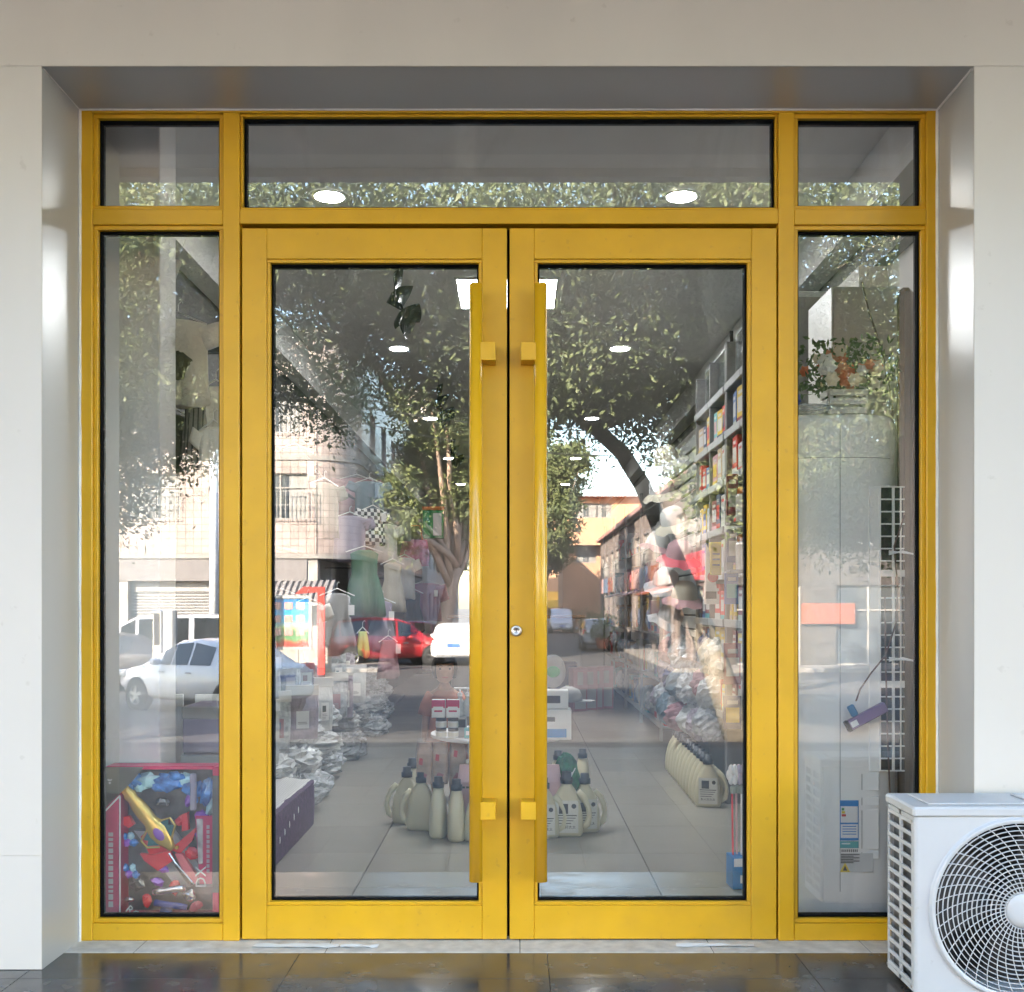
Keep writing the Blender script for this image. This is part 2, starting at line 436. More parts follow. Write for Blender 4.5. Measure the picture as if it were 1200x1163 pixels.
# dark recess strips beside the doors
bar('door_stop', 280.6, 284.5, 262.1, 1102.8, .06, .099, m=black_rubber, b=.001)
bar('door_stop', 909, 912.4, 262.1, 1102.8, .06, .099, m=black_rubber, b=.001)
bar('door_stop', 284.6, 908.9, 262.1, 268.5, .06, .099, m=black_rubber, b=.001)
def glazing(parent, px0, px1, py0, py1, yf, bead=5, gk=2.2, pane_name='pane'):
    """beads, black gaskets and the glass of one light"""
    def ring(name, a0, a1, b0, b1, w, y0, y1, m):
        for (c0,c1,d0,d1) in ((a0,a1,b0,b0+w),(a0,a1,b1-w,b1),(a0,a0+w,b0+w+.05,b1-w-.05),(a1-w,a1,b0+w+.05,b1-w-.05)):
            bar(name, c0, c1, d0, d1, y0, y1, parent, m, .0015)
    ring('glazing_bead', px0+.1, px1-.1, py0+.1, py1-.1, bead, yf+.012, yf+.07, yellow)
    ring('gasket', px0+bead+.2, px1-bead-.2, py0+bead+.2, py1-bead-.2, gk, yf+.028, yf+.066, black_rubber)
    e = bead+1
    pn = MB().box(fx(px0+e), fx(px1-e), yf+.040, yf+.048, fz(py1-e), fz(py0+e)).build(pane_name, pane_glass, parent)
    pn.data.materials.append(pane_inner)
    for p_ in pn.data.polygons:
        if p_.center.y > yf+.041: p_.material_index = 1
glazing(frame, 108, 261, 132, 245, 0)
glazing(frame, 280.5, 912.5, 132, 245, 0, 3, 2.5)
glazing(frame, 931, 1086, 132, 245, 0)
glazing(frame, 108, 261, 263, 1083, 0)
glazing(frame, 931, 1086, 263, 1083, 0)

# ================================================================== doors
def door(label, a0, a1, g0, g1, hx, side):
    d = thing('glass_door', label, 'door', (0,0,0), 0, 'double entrance doors')
    y0, y1 = .004, .062
    bar('stile', a0, g0-.05, 267, 1101.5, y0, y1, d); bar('stile', g1+.05, a1, 267, 1101.5, y0, y1, d)
    bar('rail', g0, g1, 267, 303, y0+.0006, y1, d); bar('rail', g0, g1, 1062, 1101.3, y0+.0006, y1, d)
    glazing(d, g0, g1, 303, 1062, y0-.006, 4, 2.2)
    # tubular pull handle on two flag brackets
    h = MB().cyl((hx,-.058,.2155),(hx,-.058,2.182), .0215, n=28).build('pull_handle', handle_yellow, d, smooth=False)
    for p in h.data.polygons: p.use_smooth = len(p.vertices) == 4
    for zt in (417.5, 946):
        zc = fz(zt)
        x0, x1 = sorted((hx+side*.010, hx+side*.066))
        MB().rbox(x0, x1, -.072, y0-.0005, zc-.030, zc+.030, .002).build('bracket', yellow, h)
    return d
dl = door('left glass door in yellow frame with long tubular pull handle', 283, 594, 312, 565, -.1335, 1)
dr = door('right glass door in yellow frame with round lock beside its handle', 597.2, 910.5, 626, 881, .0805, -1)
lk = MB().lathe([(.0,0),(.017,0),(.0185,.003),(.0185,.007),(.016,.010),(.008,.0105),(.0075,.008),(.0,.008)], 24, cap=False).xf(Matrix.Translation((fx(605),.0035,fz(739.5))) @ Matrix.Rotation(R(90),4,'X')).build('lock', steel, dr, smooth=True)
MB().box(fx(605)-.0012, fx(605)+.0012, -.0048, -.0036, fz(739.5)-.005, fz(739.5)+.005).build('keyhole', dark_void, lk)
bar('meeting_seal', 594.1, 597.1, 267.5, 1101, .035, .058, dr, black_rubber, .0005)
bar('bottom_brush', 300, 590, 1101.6, 1103.6, .02, .05, dl, black_rubber, .0005)
bar('bottom_brush', 600, 906, 1101.6, 1103.6, .02, .05, dr, black_rubber, .0005)

# small litter on the threshold
paper = mat('paper', (.72,.72,.70), .7, var=.08)
def scrap(px0, px1, y, label, w=.03, seed=0):
    r = random.Random(seed); x0, x1 = fx(px0), fx(px1); n = 8
    top = []; 
    for j in range(3):
        top.append([(x0+(x1-x0)*i/(n-1)+r.uniform(-.004,.004), y+w*(j-1)*.5+r.uniform(-.003,.003), .0015+r.uniform(0,.004)) for i in range(n)])
    bot = [[(p[0],p[1],p[2]-.001) for p in row] for row in top]
    mb = MB().loft(top, False, False).loft(bot, False, False)
    return tag(mb.build('paper_scrap', paper), label, 'paper')
scrap(302, 400, -.055, 'long white strip of paper on threshold under left door', .035, 1)
scrap(402, 447, -.06, 'short crumpled white paper on threshold under left door', .028, 2)
scrap(790, 880, -.05, 'torn white paper strip on threshold under right door', .03, 3)

# ================================================================== inside of the shop
H0 = 3.02
shopfloor = struct(MB().box(-1.745,1.745,.0855,15.6,-1.0,-.006).build('shop_floor', grout))
xs = [-1.745,-.638,.564,1.745]
fy = .09; rows = [.09]; yk = .68
while yk < 15.5: rows.append(yk); yk += .6
for j in range(len(rows)-1):
    for i in range(3):
        MB().rbox(xs[i]+.0025, xs[i+1]-.0025, rows[j]+.002, rows[j+1]-.002, -.008, .0, .001).build('floor_tile', floor_tile, shopfloor)
struct(MB().box(-1.74,1.74,.1,15.6,H0,H0+.1).build('ceiling', ceiling_white))
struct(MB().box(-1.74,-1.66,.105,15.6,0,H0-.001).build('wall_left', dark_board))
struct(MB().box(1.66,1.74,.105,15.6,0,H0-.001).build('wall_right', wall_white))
struct(MB().box(-1.659,1.659,15.4,15.5,0,H0-.001).build('wall_back', wall_white))
struct(MB().box(-1.659,-1.54,.4,15.39,2.78,H0-.001).build('cornice_left', wall_white))
struct(MB().box(1.48,1.659,.4,15.39,2.79,H0-.001).build('cornice_right', wall_white))
struct(MB().box(1.53,1.659,1.2,15.39,2.3,2.64).build('bulkhead', wall_white))
struct(MB().rbox(-1.655,-1.285,.275,.46,0.001,H0-.002,.004).build('pillar', wall_white))
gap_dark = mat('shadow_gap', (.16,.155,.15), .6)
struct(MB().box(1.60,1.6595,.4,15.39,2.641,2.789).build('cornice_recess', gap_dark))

# lamps
def downlight(px, py, d, label):
    p = W(px, py, d)
    o = thing('ceiling_light', label, 'ceiling light', (p.x, p.y, H0-.0005), 0, 'round recessed ceiling lights')
    MB().lathe([(.068,-.004),(.082,-.006),(.085,-.001),(.068,-.001)], 28, cap=False).build('trim_ring', white_plastic, o, smooth=True)
    MB().lathe([(.0,-.008),(.04,-.0078),(.0675,-.005),(.0675,-.002),(.0,-.002)], 28, cap=False).build('diffuser', lamp_glow, o)
od = ['nearest', 'second', 'third', 'fourth', 'fifth']
for i in range(5):
    d = 4.98 + 2.95*i
    x = (-.865, .765)
    for s, nm in ((0,'left'),(1,'right')):
        o = None
        downlight(605 + x[s]*FPX/d, 710-(H0-EYE)*FPX/d, d, 'round white ceiling light, %s from the doors in the %s row' % (od[i], nm))
pl = thing('panel_light', 'square white panel light in ceiling behind the door handles', 'ceiling light', (-.055, 2.92, H0-.0005))
MB().box(-.305,.305,-.315,-.3,-.012,-.0005).box(-.305,.305,.3,.315,-.012,-.0005).box(-.305,-.29,-.2995,.2995,-.012,-.0005).box(.29,.305,-.2995,.2995,-.012,-.0005).build('frame', white_plastic, pl)
MB().box(-.289,.289,-.299,.299,-.010,-.0006).build('diffuser', mat('panel_glow', (1,1,1), .5, emis=(.96,.98,1), estr=5), pl)

# ================================================================== street in front of the shop (seen mirrored in the glass)
GZ = -1.0
struct(MB().box(-400,400,-800,60,GZ-.5,GZ-.006).build('ground', concrete))
struct(MB().box(-200,200,-30.5,-8.2,GZ-.0055,GZ).build('road', asphalt))
struct(MB().box(-4.4,5.0,-400,-30.501,GZ-.0055,GZ).build('side_road', asphalt))
pav = mat('pavement_block', (.17,.155,.14), .75, var=.25, scale=6, bump=.2)
struct(MB().rbox(-60,60,-8.199,-6.0,GZ-.3,GZ+.13,.02).build('pavement', pav))
struct(MB().rbox(-60,-4.4,-33.4,-30.5,GZ-.3,GZ+.13,.02).rbox(-5.4,-4.4,-120,-33.401,GZ-.3,GZ+.129,.02).build('pavement_far', pav))
struct(MB().rbox(5.0,60,-32.4,-30.5,GZ-.3,GZ+.13,.02).rbox(5.0,6.3,-120,-32.401,GZ-.3,GZ+.129,.02).build('pavement_corner', pav))
def facade(mb, O, U, Wd, Hh, ops, N, dep=.14):
    """flat wall with recessed openings: ops = (u0,u1,v0,v1)"""
    O, U, N = Vector(O), Vector(U), Vector(N); Z = Vector((0,0,1))
    us = sorted({0, Wd, *[o[0] for o in ops], *[o[1] for o in ops]}); vs = sorted({0, Hh, *[o[2] for o in ops], *[o[3] for o in ops]})
    for i in range(len(us)-1):
        for j in range(len(vs)-1):
            cu, cv = (us[i]+us[i+1])/2, (vs[j]+vs[j+1])/2
            if any(o[0] < cu < o[1] and o[2] < cv < o[3] for o in ops): continue
            q = [O+U*us[i]+Z*vs[j], O+U*us[i+1]+Z*vs[j], O+U*us[i+1]+Z*vs[j+1], O+U*us[i]+Z*vs[j+1]]
            mb.add(q, [(0,1,2,3)])
    for o in ops:
        c = [O+U*o[0]+Z*o[2], O+U*o[1]+Z*o[2], O+U*o[1]+Z*o[3], O+U*o[0]+Z*o[3]]
        for k in range(4):
            a, b = c[k], c[(k+1) % 4]
            mb.add([a, b, b-N*dep, a-N*dep], [(0,1,2,3)])
win_glass = mat('window_glass', (.05,.06,.07), .06, var=.3, scale=1)
win_frame = mat('window_frame', (.28,.26,.24), .5)
iron = mat('iron_bars', (.30,.29,.28), .5, metal=.3)
curtain = mat('curtain', (.24,.24,.23), .8, var=.3, scale=9, stretch=(6,6,.3))
def window(parent, O, U, N, o, dep=.12, cols=2, bars=True, curt=True):
    O, U, N = Vector(O), Vector(U), Vector(N); Z = Vector((0,0,1))
    M = Matrix((( U.x, N.x, 0, 0), (U.y, N.y, 0, 0), (0, 0, 1, 0), (0,0,0,1)))
    base = O + U*o[0] + Z*o[2] - N*dep
    w, h = o[1]-o[0], o[3]-o[2]
    M.translation = base
    f = MB()
    t = .05
    f.box(0,w,-.02,.03,0,t).box(0,w,-.02,.03,h-t,h)
    for k in range(cols+1):
        x = (w-t)*k/cols; f.box(x,x+t,-.018,.032,t,h-t)
    f.box(t,w-t,-.016,.028,h*.68,h*.68+t*.8)
    win = f.xf(M).build('window', win_frame, parent)
    MB().box(t,w-t,-.03,-.021,t,h-t).xf(M).build('pane', win_glass, win)
    if curt: MB().box(t*1.2,w*.36,-.0205,-.017,t*1.2,h*.95).box(w*.62,w-t*1.2,-.0205,-.017,t*1.2,h*.95).xf(M).build('curtain', curtain, win)
    if bars:
        b = MB(); n = int(w/.14)
        for k in range(n+1): b.box(w*k/n-.008,w*k/n+.008,dep+.10,dep+.116,-.05,h*.62)
        for v in (.0,.3,.6): b.box(0,w,dep+.117,dep+.13,h*v,h*v+.02)
        b.xf(M).build('window_bars', iron, win)
    return win

# --- tiled building with the rounded corner
TF = tile_mat('facade_tile_front', (.42,.345,.315), (.17,.135,.12), .27, .24, 'x')
TS = tile_mat('facade_tile_side', (.44,.39,.355), (.18,.16,.14), .27, .24, 'y')
TC = tile_mat('facade_tile_curve', (.42,.35,.32), (.17,.135,.12), .27, .24, 'xy')
BY = 0.1-(36-DIST)      # facade plane
corner = thing('corner_building', 'pale tiled corner building with rounded end and barred windows across the street', 'building', (0,0,0))
gz0 = 2.7               # top of the ground floor
hb = 10.2
x0, x1 = -26.0, -7.0
def u(px): return (px-605)/FPX*36 - x0
def vz(py): return EYE+(710-py)/FPX*36 - gz0
ops = []
for (a, b) in ((150,212),(285,371),(40,100),(-60,0)):
    ops.append((u(a), u(b), vz(609), vz(555))); ops.append((u(a)+.1, u(b)-.5, vz(508), vz(445)))
mb = MB(); facade(mb, (x0,BY,gz0), (1,0,0), x1-x0, hb-gz0, ops, (0,1,0))
mb.box(x0,x1,BY-9,BY-.15,gz0,hb-.1)
mb.build('wall', TF, corner)
for o in ops: window(corner, (x0,BY,gz0), (1,0,0), (0,1,0), o)
cv = MB(); ring0 = []; rc = 1.6
arc = [(x1+rc*math.sin(t*math.pi/2/12), BY-rc+rc*math.cos(t*math.pi/2/12)) for t in range(13)]
cv.loft([[(a[0],a[1],z) for a in arc] for z in (gz0,hb)], False, False)
cv.build('rounded_corner', TC, corner, smooth=True)
# bands, roof edge
for z, pj in ((gz0,.10),(gz0+3.3,.05),(hb,.22)):
    a2 = [(x0,BY+pj)] + [(x1+(rc+pj)*math.sin(t*math.pi/24), BY-rc+(rc+pj)*math.cos(t*math.pi/24)) for t in range(13)] + [(x1+rc+pj, BY-26), (x1+rc-.3, BY-26)] + [(x1+(rc-.3)*math.sin(t*math.pi/24), BY-rc+(rc-.3)*math.cos(t*math.pi/24)) for t in range(12,-1,-1)] + [(x0,BY-.3)]
    MB().prism(a2, 'z', z-.001, z+.16).build('cornice', concrete, corner)
sx1 = x1+rc
sops = []
for k in range(7):
    for zz in (.9, 4.1): sops.append((2+k*3.4, 3.6+k*3.4, zz, zz+1.5))
mb = MB(); facade(mb, (sx1,BY-rc,gz0), (0,-1,0), 24.4, hb-gz0, sops, (1,0,0))
mb.box(sx1-8,sx1-.15,BY-26,BY-9.01,gz0,hb-.1); mb.build('wall', TS, corner)
for o in sops: window(corner, (sx1,BY-rc,gz0), (0,-1,0), (1,0,0), o, bars=False)
# ground floor: piers, shutters, dark lintel, awning
gf = MB()
for a in (-26,-21.5,-17.2,-13.45,-9.6,-7.1): gf.box(a,a+.45,BY-.4,BY+.0,GZ,gz0-.001)
gf.box(x0,x1+.6,BY-9,BY-1.2,GZ,gz0-.001); gf.box(sx1-.5,sx1,BY-26,BY-rc-.2,GZ,gz0-.001)
gf.build('ground_floor', mat('grimy_plaster', (.32,.30,.28), .8, var=.25, scale=2), corner)
gf2 = MB().box(x0,x1,BY-.35,BY+.05,gz0-.75,gz0-.002).build('lintel', mat('dark_lintel', (.16,.15,.15), .7), corner)
shut = mat('shutter_shaded', (.27,.27,.27), .45, metal=.2)  # white shutters, greyed in their colour to stand for tree shade
for (a, b) in ((-13.0,-9.62),(-17.2+.46,-13.46),(-21.0,-17.22)):
    sh = MB(); n = 26; hh = gz0-.76-GZ
    sh.box(a,b,BY-.3,BY-.26,gz0-1.1,gz0-.76)
    sh.build('shutter_box', shut, corner)
    z = GZ+.14
    while z < gz0-1.12:
        MB().prism([(BY-.34,z),(BY-.30,z+.02),(BY-.30,z+.07),(BY-.34,z+.095)], 'x', a, b).build('shutter_slat', shut, corner)
        z += .1
# tiled pent roof (dark curved awning) over the corner shop
aw = MB()
for k in range(18):
    xa = -9.5+k*.2
    aw.tube([(xa,BY+.0,1.9),(xa,BY+.5,1.65),(xa,BY+1.1,1.2)], .10, 6)
aw.build('tiled_awning', mat('awning_tile', (.20,.19,.19), .7, var=.3), corner)
ag = mat('lattice', (.22,.15,.11), .7)
MB().box(-9.3,-6.2,BY-.3,BY-.25,.4,1.25).build('lattice_sign', ag, corner)
# condenser boxes and pipes on the side wall
for k, (dy, z) in enumerate(((3.0,5.2),(3.9,5.2),(8,5.0),(12,8.0),(14,5.1))):
    MB().rbox(sx1+.05,sx1+.40,BY-rc-dy-.75,BY-rc-dy,z,z+.55,.02).build('condenser', ac_white, corner)
pa = mat('apartment_side', (.60,.55,.50), .8, var=.15, scale=1)
ap = thing('apartment_block', 'tall grey apartment block behind the tiled corner building', 'building', (0,0,0))
ops = []
for k in range(10):
    for f in range(4): ops.append((1.2+k*3.2, 2.9+k*3.2, 1.3+f*3, 2.9+f*3))
mb = MB(); facade(mb, (-5.2,BY-27,GZ), (0,-1,0), 34, 14.5, ops, (1,0,0)); mb.box(-15,-5.35,BY-61,BY-27,GZ,13.4)
ops2 = [(1.2+k*3.2, 2.9+k*3.2, 1.3+f*3, 2.9+f*3) for k in range(3) for f in range(4)]
facade(mb, (-15,BY-26.9,GZ), (1,0,0), 9.8, 14.5, ops2, (0,1,0))
mb.build('wall', pa, ap)
for o in ops: window(ap, (-5.2,BY-27,GZ), (0,-1,0), (1,0,0), o, bars=False)
for o in ops2: window(ap, (-15,BY-26.9,GZ), (1,0,0), (0,1,0), o, bars=False)
MB().box(-15.2,-5.0,BY-61.2,BY-26.7,13.5,13.8).build('roof', concrete, ap)

# --- right side of the side street: low shop row, orange block, yellow awning at the end
rowm = mat('row_plaster', (.19,.155,.14), .8, var=.15, scale=1)
row = thing('shop_row', 'two storey row of shops on the right side of the side street', 'building', (0,0,0))
ry0, ry1 = -32.6, -78
ops = []
for k in range(12):
    ops.append((.6+k*3.75, 3.2+k*3.75, .12, 2.9)); ops.append((.8+k*3.75, 3.0+k*3.75, 4.2, 5.7))
mb = MB(); facade(mb, (6.4,ry0,GZ), (0,-1,0), 45.4, 6.9, ops, (-1,0,0)); mb.box(6.55,17,ry1,ry0-.15,GZ,5.85)
fops = [(1+k*3.4, 3.2+k*3.4, v, v+h) for k in range(3) for v, h in ((.12,2.7),(4.2,1.5))]
mb.build('wall', rowm, row)
mb = MB(); facade(mb, (6.4,ry0,GZ), (1,0,0), 10.6, 6.9, fops, (0,1,0))
mb.build('end_wall', mat('shade_dark_wall', (.055,.048,.043), .85, var=.3, scale=3), row)  # end wall coloured near black to stand for the shade over it
sgn = [mat('sign_%d' % i, c, .5, var=.1) for i, c in enumerate(((.36,.05,.06),(.34,.25,.24),(.36,.34,.33),(.22,.06,.03),(.10,.15,.24),(.40,.22,.20)))]
for i, o in enumerate(ops):
    if i % 2: window(row, (6.4,ry0,GZ), (0,-1,0), (-1,0,0), o, bars=(i % 4 == 1))
    else:
        yb = ry0-o[0]
        MB().box(6.50,6.54,yb-2.6,yb,GZ+.12,GZ+2.9).build('shop_window', win_glass, row)
        MB().rbox(6.25,6.397,yb-2.9,yb+.35,GZ+3.0,GZ+4.0,.02).build('shop_sign', sgn[(i//2) % 6], row)
for o in fops:
    window(row, (6.4,ry0,GZ), (1,0,0), (0,1,0), o, bars=o[2] > 2, curt=False)
MB().rbox(9.6,11.4,ry0+.01,ry0+.16,GZ+1.5,GZ+2.2,.02).build('shop_sign', sgn[3], row)
MB().box(6.1,17.2,ry1-.2,ry0+.3,5.9,6.1).build('roof', mat('row_roof', (.40,.20,.17), .8), row)
pole_m = mat('pole_white', (.55,.58,.62), .5, var=.2)
# projecting shop awnings with lit pink stripes
for k, dy in enumerate((3,9,17,25)):
    MB().prism([(6.39,2.0),(5.3,1.65),(5.3,1.58),(6.39,1.9)], 'y', ry0-dy-3, ry0-dy).build('awning', sgn[(k*2+1) % 6], row)

orange = mat('orange_plaster', (.50,.28,.165), .8, var=.1, scale=.6)
ob = thing('orange_block', 'orange plastered block with red roof closing the right of the side street', 'building', (0,0,0))
d = 84
oy = 0.1-(d-DIST)
def ox(px): return (px-605)/FPX*d
def oz(py): return EYE+(710-py)/FPX*d
ops = [(ox(702)-ox(660)-.2, ox(717)-ox(660), oz(607)-GZ, oz(590)-GZ), (1.0,2.6,oz(607)-GZ,oz(590)-GZ), (1,2.6,oz(660)-GZ,oz(640)-GZ)]
mb = MB(); facade(mb, (ox(660),oy,GZ), (1,0,0), 8, oz(583)-GZ, ops, (0,1,0)); mb.box(ox(660),ox(660)+8,oy-10,oy-.15,GZ,oz(583)-.05); mb.build('wall', orange, ob)
for o in ops: window(ob, (ox(660),oy,GZ), (1,0,0), (0,1,0), o, bars=False)
MB().prism([(oy+.8,oz(583)),(oy-5,oz(574)),(oy-11,oz(583))], 'x', ox(660)-.5, ox(660)+8.5).build('roof', mat('red_roof', (.42,.20,.16), .8), ob)
MB().box(ox(660)-.2,ox(660)+8,oy+.01,oy+1.2,oz(640),oz(632)).build('balcony', orange, ob)
ob2 = thing('far_orange_house', 'orange house with yellow awning at the far end of the side street', 'building', (0,0,0))
d2 = 112; oy2 = 0.1-(d2-DIST)
xa, xb = (618-605)/FPX*d2, (690-605)/FPX*d2
zt = EYE+(710-600)/FPX*d2
mb = MB(); fo = [(1.0+k*2.2,2.2+k*2.2,v,v+1.3) for k in range(3) for v in (4,7.2)]
facade(mb, (xa-6,oy2,GZ), (1,0,0), xb-xa+6, zt-GZ, fo, (0,1,0)); mb.box(xa-6,xb,oy2-8,oy2-.15,GZ,zt-.05); mb.build('wall', orange, ob2)
for o in fo: window(ob2, (xa-6,oy2,GZ), (1,0,0), (0,1,0), o, bars=False)
MB().prism([(oy2+.6,zt),(oy2-4,zt+2),(oy2-8.5,zt)], 'x', xa-6.4, xb+.4).build('roof', MATS['red_roof'], ob2)
MB().prism([(oy2+.0,2.6),(oy2+2.4,1.7),(oy2+2.4,.9),(oy2+.0,1.2)], 'x', xa-4, (657-605)/FPX*d2+.6).build('awning', mat('yellow_awning', (.75,.42,.05), .7), ob2)
# plain houses closing the far left and right of the cross street
hs = [(-48,-27,11,(.58,.50,.44),'pinkish'),(20,38,9.5,(.55,.50,.45),'beige')]
for (a, b, h, c, nm) in hs:
    o = thing('street_house', '%s plastered house %s along the cross street' % (nm, 'left of the corner building' if a < 0 else 'right of the shop row'), 'building')
    mb = MB(); fo = [(1.2+k*3.4,3.0+k*3.4,v,v+1.6) for k in range(int((b-a)/3.4)) for v in (1.2,4.4,7.4) if v+2 < h]
    facade(mb, (a,BY,GZ), (1,0,0), b-a, h, fo, (0,1,0)); mb.box(a,b,BY-9,BY-.15,GZ,GZ+h-.05); mb.build('wall', mat('plaster_'+nm, c, .8), o)
    for q in fo: window(o, (a,BY,GZ), (1,0,0), (0,1,0), q, bars=False)
    MB().box(a-.2,b+.2,BY-9.2,BY+.3,GZ+h,GZ+h+.25).build('roof', concrete, o)

# --- utility pole, wires
p = S(251, 31, GZ)
up = thing('utility_pole', 'pale utility pole in front of the corner building', 'pole', p)
MB().cyl((0,0,0),(0,0,9.5),.15,.10,12).build('post', pole_m, up, smooth=True)
MB().box(-.9,.9,-.05,.05,8.6,8.72).build('crossarm', pole_m, up)
for k in range(4): MB().lathe([(.04,0),(.05,.05),(.03,.12)],8,(-.75+k*.5,0,8.72)).build('insulator', white_plastic, up)
wire_m = mat('wire', (.03,.03,.03), .6)
for k, (za, zb) in enumerate(((7.7,8.6),(7.75,8.2),(7.4,7.6))):
    a = Vector((p.x,p.y,za)); b = Vector((9.5,-33.5-4*k,zb))
    pts = [a.lerp(b, t/14) - Vector((0,0,1))*.9*math.sin(math.pi*t/14) for t in range(15)]
    tag(MB().tube(pts, .018, 5).build('overhead_wire', wire_m), '%s black overhead wire crossing from the utility pole to the shop row' % ('topmost','middle','lowest')[k], 'wire', 'overhead wires')

# --- notice board in red and silver frames
nb = S(330, 33, GZ)
brd = thing('notice_board', 'blue and green notice board beside a red upright frame on the far pavement', 'notice board', nb)
redm = mat('red_steel', (.45,.035,.025), .45); silv = mat('silver_frame', (.36,.35,.34), .4, metal=.3)
s33 = 33/FPX
bx0, bx1 = (280-330)*s33, (366-330)*s33
bz0, bz1 = EYE+(710-762)*s33-GZ, EYE+(710-698)*s33-GZ
MB().rbox(bx0,bx1,-.05,.05,bz0,bz0+.1,.01).rbox(bx0,bx1,-.05,.05,bz1-.1,bz1,.01).rbox(bx0,bx0+.1,-.049,.049,bz0+.1,bz1-.1,.01).rbox(bx1-.1,bx1,-.049,.049,bz0+.1,bz1-.1,.01).build('frame', silv, brd)
def poster_mat():
    m = bpy.data.materials.new('poster'); m.use_nodes = True; t = m.node_tree; L = t.links.new; p = t.nodes['Principled BSDF']
    tc = t.nodes.new('ShaderNodeTexCoord'); sp = t.nodes.new('ShaderNodeSeparateXYZ'); L(tc.outputs['Generated'], sp.inputs[0])
    nz = t.nodes.new('ShaderNodeTexNoise'); nz.inputs['Scale'].default_value = 7; L(tc.outputs['Generated'], nz.inputs['Vector'])
    ad = t.nodes.new('ShaderNodeMath'); ad.operation = 'MULTIPLY_ADD'; ad.inputs[1].default_value = .16; L(nz.outputs['Fac'], ad.inputs[0]); L(sp.outputs[2], ad.inputs[2])
    cr = t.nodes.new('ShaderNodeValToRGB'); e = cr.color_ramp.elements
    e[0].position = .16; e[0].color = (.36,.05,.04,1); e[1].position = .24; e[1].color = (.10,.22,.10,1)
    for q, c in ((.40,(.06,.16,.08,1)),(.46,(.40,.48,.18,1)),(.62,(.05,.34,.52,1)),(.98,(.02,.16,.38,1))):
        k = cr.color_ramp.elements.new(q); k.color = c
    L(ad.outputs[0], cr.inputs[0]); L(cr.outputs[0], p.inputs['Base Color']); p.inputs['Roughness'].default_value = .3
    return m
po = MB().box(bx0+.1,bx1-.1,-.01,.01,bz0+.1,bz1-.1).build('poster', poster_mat(), brd)
for r_ in range(3):
    for c_ in range(5):
        xx = bx1-.36-c_*.36; zz = bz1-.32-r_*.40
        MB().rbox(xx-.13,xx+.13,.011,.02,zz-.11,zz+.11,.01).build('print_block', sgn[5], po)
rx = (377-330)*s33; rz1 = EYE+(710-688)*s33-GZ
MB().rbox(rx-.11,rx+.11,-.07,.07,0,rz1,.01).build('post', redm, brd)
MB().prism([(rx-.111,rz1-.001),(rx-.111,rz1-.16),(rx-.8,rz1-.22),(rx-.55,rz1)], 'y', -.069, .069).build('top_arm', redm, brd)
for z in (bz1-.3, bz0+.2): MB().box(bx1+.001,rx-.112,-.03,.03,z,z+.07).build('bracket', silv, brd)
for xq in (bx0+.3, bx1-.5): MB().box(xq,xq+.08,-.04,.04,0,bz0-.001).build('leg', silv, brd)

# --- parking kiosk
kp = S(188, 25, GZ)
ks = thing('parking_kiosk', 'silver parking kiosk with dark screen panels behind the white car', 'kiosk', kp, R(20))
MB().rbox(-.14,.14,-.12,.12,0,2.02,.03).build('body', steel, ks)
MB().rbox(.145,.42,-.10,.10,.0,2.02,.02).build('side_panel', mat('kiosk_grey', (.25,.25,.26), .4), ks)
MB().box(-.08,.08,.121,.13,1.2,1.95).build('screen', dark_void, ks)
MB().box(.19,.38,.101,.108,.5,1.9).build('notice', mat('kiosk_notice', (.45,.45,.44), .4, var=.4, scale=14), ks)

